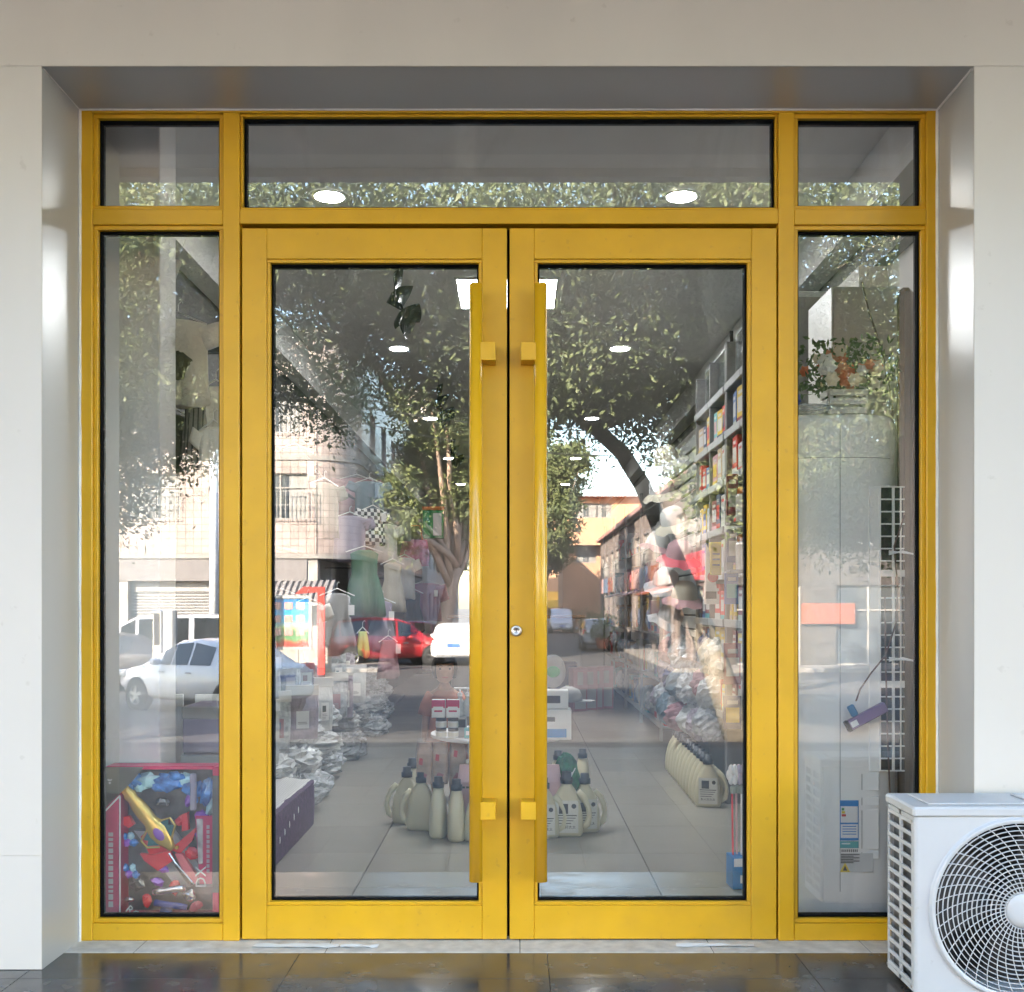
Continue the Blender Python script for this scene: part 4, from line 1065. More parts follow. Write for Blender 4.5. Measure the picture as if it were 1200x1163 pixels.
# cable, power bank, ties, cable waste
brown = mat('brown_cable', (.09,.04,.03), .5)
pts = [W(1010,331,4.0), W(1018,365,3.98), W(1030,400,3.96), W(1040,440,3.95), W(1046,482,3.9)]
tag(MB().tube(pts,.0035,6).build('cable', brown), 'brown cable hanging down in front of the tall grey cabinet', 'cable')
pts = [W(1060,604,3.80), W(1048,640,3.79), W(1052,690,3.79), W(1050,730,3.79), W(1038,768,3.79), W(1020,790,3.79), W(1008,808,3.79), W(1003,822,3.79)]
tag(MB().tube(pts,.003,6).build('cable', brown), 'thin brown cable looping to the purple power bank', 'cable')
pts = [W(1037,700,3.80), W(1038,780,3.80), W(1040,860,3.79), W(1043,935,3.78)]
tag(MB().tube(pts,.003,6).build('cable', brown), 'straight brown cable hanging over the air conditioner grille', 'cable')
purple = mat('purple_plastic', (.20,.13,.26), .35)
c = W(1015,840,3.80); pb = thing('power_bank', 'purple power bank hanging at a slant in front of the air conditioner', 'power bank', c)
pb.rotation_euler = (0,R(-28),0)
MB().rbox(-.078,.078,-.012,.012,-.019,.019,.004).build('case', purple, pb)
MB().rbox(-.0795,-.066,-.0125,.0125,-.0195,.0195,.001).build('end_cap', black_rubber, pb)
MB().box(-.063,-.038,-.0132,-.0121,-.010,.010).build('sticker', white_p, pb)
MB().rbox(-.045,-.02,-.008,.008,.020,.062,.004).build('plug', mat('blue_plug', (.05,.20,.38), .35), pb)
for k, py in enumerate((646, 771)):
    mb = MB()
    for q in range(3): mb.tube([W(1042,py+q*2,3.8), W(1058,py+2-q,3.76), W(1078,py+4+q,3.70)], .003, 6)
    tag(mb.build('cable_tie', white_plastic), 'white cable bundle crossing the dark gap, %s of two' % ('upper','lower')[k], 'cable')
rr = random.Random(21)
wst = thing('cable_waste', 'flat heap of grey cable strips on the floor below the air conditioner', 'waste', (0,0,0))
for k in range(16):
    x = rr.uniform(.97,1.16); y = rr.uniform(.10,.20); a = rr.uniform(-.4,.4); l = rr.uniform(.05,.12)
    MB().tube([(x-l*math.cos(a),y-l*.3*math.sin(a),.006+rr.uniform(0,.02)),(x,y,.008+rr.uniform(0,.03)),(x+l*math.cos(a),y+l*.3*math.sin(a),.006+rr.uniform(0,.015))], rr.uniform(.003,.006), 6).build('strip', [grey_plastic,paper,gap_dark][k % 3], wst)

# flower crate on top of the air conditioner
bz = SZ
fc = thing('flower_crate', 'small white slatted crate of peach and cream flowers on the air conditioner', 'flowers', (1.185,.315,bz)); fc.scale = (1.1,1.0,1.15)
slat_w = mat('whitewood', (.68,.68,.64), .6)
for zz in (.012,.04,.068):
    MB().rbox(-.055,.07,-.052,-.047,zz-.010,zz+.010,.001).build('slat', slat_w, fc); MB().rbox(-.055,.07,.047,.052,zz-.010,zz+.010,.001).build('slat', slat_w, fc)
    MB().rbox(.0702,.075,-.047,.047,zz-.010,zz+.010,.001).build('slat', slat_w, fc); MB().rbox(-.060,-.0552,-.047,.047,zz-.010,zz+.010,.001).build('slat', slat_w, fc)
for x in (-.052,.064):
    for y in (-.046,.040): MB().box(x,x+.008,y,y+.006,.001,.08).build('crate_post', slat_w, fc)
fl = [mat('petal_peach', (.75,.32,.18), .6), mat('petal_cream', (.80,.70,.52), .6), mat('petal_white', (.82,.80,.74), .6), mat('petal_orange', (.70,.20,.08), .6)]
lf = mat('flower_leaf', (.10,.17,.06), .6, var=.5, scale=20)
for k in range(34):
    a = rr.uniform(0,6.28); r_ = rr.uniform(.01,.13); zc_ = .10+rr.uniform(0,.13)*(1-r_/.2)
    c = Vector((r_*math.cos(a)*1.15, r_*math.sin(a)*.55-.02, zc_)); mb = MB(); pr = rr.uniform(.016,.028)
    for L_ in range(3):
        for q in range(6):
            t = q*math.pi/3+L_*.5; o = Vector((math.cos(t),-.5,math.sin(t)))*pr*(1-.28*L_); w = Vector((-math.sin(t),0,math.cos(t)))*pr*.55
            b_ = c+Vector((0,-.006*L_,0)); mb.add([b_, b_+o*.6+w, b_+o*1.15, b_+o*.6-w], [(0,1,2,3)])
    mb.build('flower', fl[k % 4], fc)
mb = MB()
for k in range(520):
    a = rr.uniform(0,6.28); r_ = rr.uniform(.03,.16); c = Vector((r_*math.cos(a)*1.2, r_*math.sin(a)*.5, .07+rr.uniform(0,.17))); o = Vector((rr.gauss(0,1),rr.gauss(0,.5),rr.gauss(0.2,1))).normalized()*rr.uniform(.015,.034); w = o.cross(Vector((rr.random(),rr.random(),rr.random()))).normalized()*.006
    mb.add([c, c+o*.5+w, c+o, c+o*.5-w], [(0,1,2,3)])
mb.build('leaves', lf, fc)
# plastic bag and blue ribbon beside it
film = mat('plastic_film', (.62,.65,.66), .18, var=.25, scale=25, alpha=.62, bump=.6, bscale=30)
film2 = mat('plastic_film_grey', (.50,.53,.55), .15, var=.35, scale=30, alpha=.75, bump=.8, bscale=35, rand=.18)
def crumple(name, label, cat, c, r3, m, seed, group=None, nu=24, nv=16, jit=.14):
    r = random.Random(seed); mb = MB().ball((0,0,0), *r3, nu=nu, nv=nv, jit=jit, rnd=r)
    o = mb.build(name, m, None, c, rot=(0,0,r.uniform(0,3)))
    return tag(o, label, cat, group)
crumple('plastic_bag', 'flat clear plastic bag on the air conditioner left of the flowers', 'plastic bag', (1.05,.31,bz+.02), (.09,.05,.022), film, 3)
crumple('ribbon_bow', 'bright blue crumpled ribbon left of the flower crate', 'ribbon', (1.0,.30,bz+.055), (.035,.03,.03), mat('blue_ribbon', (.02,.06,.40), .35), 5, nu=10, nv=7, jit=.35)

# ================================================================== toy box behind the left side light
tb = thing('toy_box', 'large red and purple toy box with clear window showing a golden toy sword', 'toy box', (0,0,0))
tx0, tx1, tz0, tz1, ty0, ty1 = -1.440, -1.030, .022, .560, .150, .255
maroon = mat('box_maroon', (.50,.03,.12), .4, var=.25, scale=8); magenta = mat('box_magenta', (.72,.04,.14), .35, var=.3, scale=7); olive = mat('box_olive', (.14,.13,.10), .35, var=.3)
tray = mat('tray_dark', (.15,.15,.16), .3, var=.7, scale=9)
MB().box(tx0,tx1,ty1-.004,ty1,tz0,tz1).build('back_card', tray, tb)
MB().rbox(tx0,tx0+.052,ty0,ty1-.0045,tz0,tz1-.09,.002).build('side_card', maroon, tb)
MB().rbox(tx1-.030,tx1,ty0,ty1-.0045,tz0,tz1-.001,.002).build('side_card', magenta, tb)
MB().rbox(tx1-.0295,tx1+.0,ty0-.0012,ty0-.0002,tz0+.10,tz1-.03,.0004).build('side_strip', gap_dark, tb)
MB().rbox(tx0,tx1-.0305,ty0+.02,ty1-.0045,tz1-.012,tz1,.002).rbox(tx0+.0525,tx1-.0305,ty0+.02,ty1-.0045,tz0,tz0+.012,.002).build('edge_card', magenta, tb)
# olive corner with white edge line
MB().prism([(tx0,tz1),(tx0,tz1-.149),(tx0+.06,tz1-.09),(tx0+.10,tz1-.05),(tx0+.14,tz1)], 'y', ty0, ty0+.003).build('corner_card', olive, tb)
wl = [(tx0,tz1-.16),(tx0+.058,tz1-.10),(tx0+.058,tz0+.02),(tx0+.075,tz0)]
for a_, b_ in zip(wl[:-1], wl[1:]):
    MB().tube([(a_[0],ty0-.001,a_[1]),(b_[0],ty0-.001,b_[1])], .0028, 4).build('white_edging', white_p, tb)
MB().prism([(tx1-.09,tz1-.17),(tx1-.031,tz1-.17),(tx1-.031,tz0+.13),(tx1-.075,tz0+.13)], 'y', ty0+.001, ty0+.003).build('inner_card', maroon, tb)
MB().prism([(tx1-.086,tz1-.18),(tx1-.063,tz1-.18),(tx1-.063,tz0+.2),(tx1-.078,tz0+.2)], 'y', ty0-.001, ty0+.0008).build('hologram_strip', mat('hologram', (.5,.5,.52), .25, metal=.7, var=.5, scale=40), tb)
text('DX', .052, tb, (tx1-.068, ty0-.002, tz0+.155), (R(90),R(-90),0), white_p)
text('RO', .040, tb, (tx0+.105, ty0-.002, tz0+.030), (R(90),R(38),0), white_p)
text('3+', .020, tb, (tx0+.022, ty0-.002, tz1-.05), (R(90),R(90),0), white_p)
# small vertical title lines of print on the left card (blocks of print too small to read)
r = random.Random(2)
zz = tz0+.05
while zz < tz1-.24:
    h_ = r.uniform(.008,.02); MB().box(tx0+.018,tx0+.034,ty0-.0012,ty0-.0002,zz,zz+h_).build('print_block', mat('print_silver', (.45,.44,.46), .4) if 'print_silver' not in MATS else MATS['print_silver'], tb); zz += h_+.006
zz = tz0+.17
while zz < tz0+.33:
    MB().box(tx1-.05,tx1-.04,ty0-.0008,ty0+.0004,zz,zz+.012).build('print_block', MATS['print_silver'], tb); zz += .017
# grey slanting tray bands
for (a, b_) in ((.08,.36),(.17,.25)):
    MB().prism([(tx0+a,tz0+.30),(tx0+a+.05,tz0+.30),(tx0+a+.20,tz0+.10),(tx0+a+.15,tz0+.10)], 'y', ty1-.03, ty1-.006).build('tray_band', mat('tray_grey%d' % int(a*100), (.42,.42,.44), .3), tb)
gold = mat('toy_gold', (.90,.60,.14), .25, metal=.5, var=.15); blue_t = mat('toy_blue', (.06,.22,.90), .15, var=.8, scale=30, coat=.4); clearblue = mat('toy_ice', (.40,.66,1.0), .12, var=.5, scale=18, coat=.6)
redt = mat('toy_red', (.85,.03,.05), .25, coat=.3, var=.2); silver_t = mat('toy_silver', (.65,.65,.68), .18, metal=.8); vio = mat('toy_violet', (.36,.12,.62), .2, coat=.5, var=.3)
def T(px, py, d=3.80): return W(px, py, d)
def facet(c, rx, rz, ry, m, name, seed, rot=0, parent=tb, nu=7, nv=4):
    r = random.Random(seed)
    o = MB().ball((0,0,0), rx, ry, rz, nu, nv, .26, r).build(name, m, parent, c, rot=(0,rot,0)); return o
# golden sword handle: slanted shaft, collars, oval guard with violet gem
sw0, sw1 = T(144,922,3.785), T(200,992,3.785)
dv = (sw1-sw0); L_ = dv.length; ang = math.atan2(dv.x, dv.z)
sw = thing('golden_sword', None, None, sw0); sw.parent = tb; sw.rotation_euler = (0,ang,0); sw.scale = (1.25,1.0,1.08)
MB().loft([superring(0,0,w,.55*w+.004,z,20,2.4) for w, z in ((.012,-.01),(.016,.0),(.013,.02),(.018,.035),(.015,.055),(.020,.075),(.022,.11),(.020,.145),(.026,.16),(.030,.185),(.026,.215),(.014,.245),(.010,.262))]).build('shaft', gold, sw, smooth=True)
MB().ball((0,-.018,.195),.013,.006,.024,12,8).build('gem', vio, sw, smooth=True)
for s_ in (1,-1):
    MB().prism([(s_*.020,.165),(s_*.046,.178),(s_*.036,.19),(s_*.048,.202),(s_*.034,.212),(s_*.020,.225)], 'y', -.012, .006).build('guard_wing', mat('toy_teal', (.02,.12,.13), .2) if 'toy_teal' not in MATS else MATS['toy_teal'], sw)
    MB().tube([(s_*.021,-.012,.160),(s_*.052,-.012,.176),(s_*.050,-.012,.206),(s_*.022,-.012,.230)], .003, 6).build('guard_rim', gold, sw)
# blue crystal wings along the top
for k, (px, py, a, b_, ro, m) in enumerate(((158,915,.040,.028,.3,blue_t),(176,915,.050,.026,.1,clearblue),(197,918,.05,.030,.25,blue_t),(216,914,.045,.022,-.1,clearblue),(226,925,.04,.034,.6,blue_t),(242,930,.024,.05,.2,blue_t),(143,913,.02,.012,.4,clearblue),(236,955,.025,.016,.0,vio),(150,918,.022,.016,.8,blue_t),(165,922,.026,.018,-.3,clearblue),(186,922,.030,.018,.5,blue_t),(206,910,.030,.016,.2,blue_t),(222,938,.018,.022,.4,vio),(246,945,.014,.030,.1,clearblue))):
    facet(T(px,py,3.80-.004*(k % 3)), a, b_, .016, m, 'crystal_piece', 40+k, ro)
MB().rbox(T(226,0).x,T(233,0).x,ty0+.012,ty0+.03,T(0,948).z,T(0,905).z,.004).build('clear_blade', mat('toy_lilac_clear', (.55,.50,.62), .12, alpha=.75), tb)
MB().ball(T(230,938,3.775),.008,.005,.012,10,8).build('gem', blue_t, tb, smooth=True)
for k, (px, py) in enumerate(((151,984),(153,1021))):
    for j in range(4):
        facet(T(px-6+j*4,py-4+(j % 2)*8,3.81), .015,.013,.012,[blue_t,vio,clearblue,blue_t][j],'crystal_block',60+k*5+j)
# red winged blaster
def poly(pts, m, name, d=3.82, th=.02):
    q = [T(a,b_,d) for a, b_ in pts]
    return MB().prism([(p.x,p.z) for p in q], 'y', d-DIST-th/2, d-DIST+th/2).build(name, m, tb)
poly([(166,980),(180,968),(200,990),(196,1004),(176,1000)], redt, 'blaster_body')
poly([(165,1000),(180,1002),(200,996),(204,1008),(186,1020),(170,1008)], redt, 'blaster_wing', 3.80)
poly([(200,995),(212,985),(232,968),(226,985),(212,1000)], redt, 'blaster_wing', 3.815)
poly([(206,1000),(214,1000),(234,1030),(230,1036),(216,1022)], mat('toy_pinkred', (.85,.16,.20), .25, coat=.5), 'blaster_barrel', 3.80)
poly([(214,954),(220,952),(222,972),(214,974)], redt, 'blaster_grip', 3.81)
poly([(140,958),(152,956),(158,966),(152,970),(142,964)], redt, 'red_clip', 3.81)
MB().cyl(T(208,993,3.80)+Vector((0,-.012,0)),T(208,993,3.80)+Vector((0,.0,0)),.006,n=10).build('stud', gold, tb)
MB().tube([T(198,1000,3.79),T(206,1012,3.79),T(227,1036,3.79)], .0035, 6).build('silver_rod', silver_t, tb)
facet(T(192,1019,3.80),.022,.012,.01,vio,'violet_clip',81)
# silver and blue pieces low in the tray (plain capsule and wand shapes)
MB().loft([superring(0,0,w,.7*w,z,16,2.2) for w, z in ((.004,0),(.012,.004),(.014,.03),(.010,.05),(.013,.09),(.011,.12))]).xf(Matrix.Translation(T(178,1046,3.80)) @ Matrix.Rotation(R(82),4,'Y')).build('wand', silver_t, tb, smooth=True)
MB().loft([superring(0,0,w,.7*w,z,16,2.2) for w, z in ((.004,0),(.013,.004),(.011,.04),(.012,.09),(.010,.12))]).xf(Matrix.Translation(T(180,1058,3.80)) @ Matrix.Rotation(R(98),4,'Y')).build('wand', mat('toy_blue_deep', (.04,.09,.38), .2, coat=.5), tb, smooth=True)
MB().ball(T(152,1054,3.80),.018,.012,.010,12,8).build('silver_pod', silver_t, tb, smooth=True)
facet(T(172,1056,3.80),.018,.022,.012,redt,'red_pod',83); facet(T(178,1072,3.80),.03,.008,.01,redt,'red_pod',84); facet(T(216,1076,3.80),.035,.007,.01,MATS['toy_pinkred'],'red_pod',85)
facet(T(190,940,3.83),.03,.016,.012,mat('toy_smoke', (.16,.16,.17), .25, metal=.5),'grey_piece',86); facet(T(203,965,3.83),.018,.02,.012,MATS['toy_smoke'],'grey_piece',87)
for k, (px, py, a, b_, m) in enumerate(((148,962,.016,.010,redt),(140,990,.012,.02,vio),(160,1035,.02,.014,MATS['toy_smoke']),(205,1040,.022,.012,redt),(222,1050,.018,.014,silver_t),(230,1062,.02,.010,MATS['toy_pinkred']),(140,1050,.016,.016,MATS['toy_smoke']),(185,1034,.018,.010,vio),(214,960,.012,.02,redt),(176,955,.02,.012,MATS['toy_smoke']),(226,1000,.014,.016,redt),(238,985,.010,.03,vio),(160,945,.012,.012,gold),(195,1068,.02,.010,MATS['toy_blue_deep']))):
    facet(T(px,py,3.82), a*1.5, b_*1.5, .014, m, 'loose_piece', 120+k, k*.5)
MB().box(tx0+.053,tx1-.0305,ty0+.0035,ty0+.0045,tz0+.001,tz1-.013).build('window_film', clear_film, tb)

# ================================================================== goods inside
def cloth(name, c, **k): return mat(name, c, .85, var=k.pop('var', .12), bump=.15, bscale=300, **k)
cl_white = cloth('cloth_white', (.52,.52,.50)); cl_cream = cloth('cloth_cream', (.40,.37,.30)); cl_grey = cloth('cloth_grey', (.34,.34,.34)); cl_black = cloth('cloth_black', (.03,.03,.03))
cl_green = cloth('cloth_green', (.06,.15,.09)); cl_pink = cloth('cloth_pink', (.34,.20,.22)); cl_blue = cloth('cloth_blue', (.16,.22,.26)); cl_burg = cloth('cloth_burgundy', (.22,.08,.13)); cl_lilac = cloth('cloth_lilac', (.26,.23,.29)); cl_olive = cloth('cloth_olive', (.10,.11,.08)); cl_lime = cloth('cloth_lime', (.55,.60,.20))
def pattern(name, a, b, kind, scale):
    m = bpy.data.materials.new(name); m.use_nodes = True; t = m.node_tree; L = t.links.new; p = t.nodes['Principled BSDF']; p.inputs['Roughness'].default_value = .85
    tc = t.nodes.new('ShaderNodeTexCoord')
    if kind == 'stripe':
        w = t.nodes.new('ShaderNodeTexWave'); w.inputs['Scale'].default_value = scale; w.inputs['Distortion'].default_value = .4; L(tc.outputs['Object'], w.inputs['Vector'])
        cr = t.nodes.new('ShaderNodeValToRGB'); cr.color_ramp.interpolation = 'CONSTANT'; cr.color_ramp.elements[0].color = (*b,1); cr.color_ramp.elements[1].position = .16; cr.color_ramp.elements[1].color = (*a,1)
        L(w.outputs['Fac'], cr.inputs[0]); L(cr.outputs[0], p.inputs['Base Color'])
    else:
        sp = t.nodes.new('ShaderNodeSeparateXYZ'); cb = t.nodes.new('ShaderNodeCombineXYZ'); L(tc.outputs['Object'], sp.inputs[0]); L(sp.outputs[0], cb.inputs[0]); L(sp.outputs[2], cb.inputs[1])
        w = t.nodes.new('ShaderNodeTexChecker'); w.inputs['Scale'].default_value = scale; w.inputs['Color1'].default_value = (*a,1); w.inputs['Color2'].default_value = (*b,1); L(cb.outputs[0], w.inputs['Vector']); L(w.outputs[0], p.inputs['Base Color'])
    return m
cl_stripe = pattern('cloth_striped', (.34,.33,.29), (.05,.05,.05), 'stripe', 16); cl_check = pattern('cloth_check', (.62,.64,.62), (.03,.04,.05), 'check', 34)
hanger_m = mat('hanger_white', (.70,.70,.68), .4)
def garment(label, cat, pos, kind, w, h, m, rz=0, seed=0, group='clothes hanging on the left wall', tagc=None, name='hanging_garment', hanger=True, printm=None):
    r = random.Random(seed*7+1); g = thing(name, label, cat, pos, rz, group)
    prof = {'tee':  [(0,.17),(.03,.34),(.07,.48),(.18,.44),(.45,.43),(.75,.44),(1,.46)],
            'dress':[(0,.14),(.03,.26),(.06,.32),(.18,.30),(.36,.29),(.5,.36),(.75,.45),(1,.5)],
            'skirt':[(0,.30),(.04,.31),(.08,.30),(.3,.38),(.7,.46),(1,.5)],
            'coat': [(0,.15),(.03,.36),(.06,.48),(.2,.45),(.6,.46),(1,.5)]}[kind]
    n = 36; rings = []
    ph = r.uniform(0,6); k1 = r.choice((5,6,7))
    for t_, hw in prof + []:
        z = -.03-h*t_; ring = []
        th = .012+.03*t_
        for k in range(n):
            a = 2*math.pi*k/n; c, s_ = math.cos(a), math.sin(a)
            fold = .16*t_*math.sin(k1*a+ph)+.07*t_*math.sin(11*a+2*ph)
            x = w*hw*c*(1+.10*fold); y = th*s_*(1+fold*2.2)+.010*t_*math.sin(6*c+ph)
            ring.append((x, y, z+(.035*h*(1-abs(c)) if t_ < .05 and False else 0)+.012*t_*math.sin(3*a+ph)))
        rings.append(ring)
    b = MB().loft(rings).build('body_fabric', m, g, smooth=True)
    if kind in ('tee','coat'):
        for s_ in (1,-1):
            sl = []
            for q in range(5):
                t_ = q/4; L2 = (.22 if kind == 'tee' else .42)*h
                cxx = s_*(w*.42+t_*w*.16); czz = -.03-h*.07-t_*L2; rr_ = .045*w/.3*(1-.15*t_)
                sl.append([(cxx+rr_*math.cos(a)*1.3, .018*math.sin(a), czz+.02*math.cos(a)*s_) for a in [2*math.pi*k/12 for k in range(12)]])
            MB().loft(sl).build('sleeve', m, g, smooth=True)
    if hanger:
        hm = MB().tube([(-w*.42,0,-.045),(0,0,.0),(w*.42,0,-.045)], .004, 6).tube([(0,0,0),(0,0,.03),(.012,0,.045),(.018,0,.035)], .002, 5)
        hm.build('hanger', hanger_m, g)
    if printm:
        pm = MB(); rr = random.Random(seed)
        pm.ball((0,-.030,-.03-h*.55), w*.22, .005, w*.20, 18, 8, .16, rr)
        po_ = pm.build('print', printm, g)
    if tagc:
        tx = w*.28
        MB().box(tx-.02,tx+.02,-.052,-.051,-.03-h*.36,-.03-h*.36+.065).build('price_tag', tagc, g)
        MB().tube([(tx,-.05,-.03-h*.36+.065),(tx-.01,-.03,-.02-h*.12)], .0008, 4).build('tag_string', paper, g)
    return g
card = mat('card_white', (.70,.70,.68), .6, var=.04)
def G(px, py, d): return tuple(W(px, py, d))
# in the left side light
tee_white = cloth('cloth_bright', (.82,.81,.74))
garment('white baby tee with dark round print, hanging behind the left side light', 'shirt', G(209,366,4.25), 'tee', .26, .34, tee_white, R(6), 1, printm=cl_olive)
garment('dark olive dress below the white tee with the round print', 'dress', G(203,478,4.32), 'dress', .18, .34, cl_olive, R(5), 2)
garment('grey pinstriped skirt right of the dark olive dress', 'skirt', G(229,468,4.28), 'skirt', .15, .36, cl_stripe, R(-14), 3, hanger=False)
garment('white bodysuit beside the pinstriped skirt', 'bodysuit', G(250,492,4.26), 'tee', .13, .26, tee_white, R(4), 4)
garment('small white top half hidden by the yellow mullion', 'shirt', G(253,445,4.4), 'tee', .18, .20, tee_white, R(-4), 5)
arm = thing('hook_arm', 'black metal hook arm above the clothes in the left side light', 'hook', W(240,397,4.35))
MB().cyl((-.1,.0,.03),(.06,-.05,-.03),.008,n=8).build('arm', black_metal, arm); MB().rbox(-.03,.08,-.03,.02,-.06,-.035,.004).build('clamp', black_metal, arm)
ct = MB().box(-.022,.022,-.001,.001,-.04,.04).build('hanging_card', card, None, W(204,315,4.5), rot=(0,R(22),0)); tag(ct, 'small white card hanging high behind the left side light', 'card')
MB().tube([(0,0,.04),(.0,0,.35)],.0008,4).build('string', paper, ct)
# along the left wall, seen through the left door
L_ = [((418,556,9.2),'tee',.5,.46,cl_pink,'pale pink tee hanging far up the left wall','shirt'),
 ((433,560,8.7),'tee',.38,.34,cl_blue,'pale blue top above the checked shirt','shirt'),
 ((437,592,8.5),'tee',.34,.36,cl_check,'black and white checked shirt on the left wall','shirt'),
 ((427,640,7.9),'dress',.46,.62,cl_green,'long bottle green dress on the left wall','dress'),
 ((452,610,9.2),'tee',.36,.42,cl_white,'white top between the checked shirt and the pink bag','shirt'),
 ((460,655,8.6),'dress',.34,.5,cl_cream,'cream dress right of the green dress','dress'),
 ((468,590,10.4),'tee',.36,.42,cl_grey,'grey top high on the left wall','shirt'),
 ((474,650,10.2),'tee',.36,.5,cl_white,'white tee hanging below the grey top','shirt'),
 ((500,680,11.2),'coat',.46,.5,cl_burg,'burgundy coat at the far end of the left wall','coat'),
 ((484,690,10.4),'dress',.36,.5,cl_black,'black dress left of the burgundy coat','dress'),
 ((447,700,8.0),'dress',.36,.5,cl_lilac,'lilac dress low beside the cream dress','dress'),
 ((425,735,7.3),'skirt',.14,.22,cl_lime,'lime green cloth hanging low on the left wall','cloth'),
 ((395,690,6.9),'dress',.40,.5,cl_grey,'grey dress hanging above the bagged baby clothes','dress'),
 ((360,700,6.3),'tee',.38,.44,cl_white,'white tee nearest the door above the bagged clothes','shirt'),
 ((330,690,5.8),'dress',.36,.5,cl_cream,'cream dress at the left edge of the left door glass','dress'),
 ((410,600,8.2),'tee',.4,.44,cl_lilac,'lilac top below the pale pink tee','shirt'),
 ((455,745,7.6),'skirt',.26,.34,cl_pink,'pink skirt hanging low over the plastic bags','skirt'),
 ((380,560,6.8),'tee',.4,.44,cl_olive,'olive tee high on the left wall near the door','shirt'),
 ((345,520,6.2),'dress',.4,.55,cl_black,'black dress high on the left wall near the door','dress')]
for k, (p, kd, w, h, m, lab, cat) in enumerate(L_):
    garment(lab, cat, G(*p), kd, w*.70, h*.78, m, R(random.uniform(8,55)), 20+k, tagc=card if k % 2 == 0 else None)
# wall rails carrying the clothes
for k, z in enumerate((1.45, 2.02)):
    o = thing('clothes_rail', '%s black clothes rail along the left wall' % ('lower','upper')[k], 'clothes rail', (-1.36,2.2,z))
    MB().cyl((0,0,0),(0,7.2,0),.012,n=10).build('tube', black_metal, o, smooth=True)
    for y in (.2,3.5,7.0): MB().cyl((0,y,0),(-.295,y,0),.008,n=8).build('bracket', black_metal, o)
# handbags and boxes at the end of the wall
hb_ = thing('handbag', 'orange and pink handbag hanging at the end of the left wall', 'bag', W(486,640,10.6))
MB().loft([superring(0,0,.14,.05,-.2,20,3),superring(0,0,.15,.06,-.1,20,3),superring(0,0,.12,.03,.06,20,3)]).build('pouch', mat('bag_pink', (.50,.12,.22), .5, var=.5, scale=14), hb_, smooth=True)
MB().tube([(-.08,0,.05),(-.05,0,.2),(.05,0,.2),(.08,0,.05)],.008,6).build('strap', mat('strap_orange', (.65,.20,.05), .5), hb_)
gb = thing('green_gift_box', 'green and white gift box with orange lid high at the aisle end', 'box', W(508,615,11.5))
MB().rbox(-.11,.11,-.05,.05,-.15,.15,.005).build('body', grn_p, gb); MB().box(.0,.09,-.0512,-.0502,-.12,.12).build('window', white_p, gb); MB().rbox(-.115,.115,-.055,.055,.151,.19,.004).build('lid', MATS['strap_orange'], gb)
# hanging packs with card headers, above the bag pile
pk_film = [film2, mat('pack_lilac', (.40,.36,.42), .2, alpha=.85, var=.25, scale=16, bump=.5, bscale=40), mat('pack_white', (.60,.62,.62), .2, alpha=.88, var=.2, scale=14, bump=.5, bscale=40)]
nth = ['first','second','third','fourth','fifth','sixth','seventh','eighth']
for row in range(3):
    for k in range(7):
        r = random.Random(row*10+k)
        x = -1.30+.06*row+r.uniform(-.03,.03); y = 1.25+.50*k+r.uniform(-.08,.08); z = .98-.17*row
        g = thing('hanging_pack', 'bagged baby garment with white card header, %s from the door in the %s row' % (nth[k], ('top','middle','bottom')[row]), 'pack', (x,y,z), R(r.uniform(15,40)), 'bagged clothes hanging above the plastic pile')
        w_, h_ = r.uniform(.12,.17), r.uniform(.22,.30)
        MB().loft([superring(0,0,w_*.5,.006,0,16,3),superring(0,0,w_*.52,.022,-h_*.3,16,3),superring(0,0,w_*.5,.026,-h_*.7,16,3),superring(0,0,w_*.48,.006,-h_,16,3)]).build('bag', pk_film[(row+k) % 3], g)
        MB().rbox(-w_*.52,w_*.52,-.009,.009,.0,.055,.001).build('header_card', card, g)
        MB().box(-w_*.2,w_*.2,-.0275,-.0265,-h_*.75,-h_*.35).build('insert_card', [card,cl_pink,white_p][k % 3], g)
        if k % 2: MB().box(-w_*.14,w_*r.uniform(.0,.12),-.0284,-.0276,-h_*.56,-h_*.42).build('picture', [cl_blue,cl_pink,cl_olive][(k+row) % 3], g)
        for q in range(r.choice((2,3,4))): MB().box(-w_*.15,w_*r.uniform(.02,.16),-.0284,-.0276,-h_*(.60+.035*q)-.004,-h_*(.60+.035*q)).build('print_line', cl_grey, g)
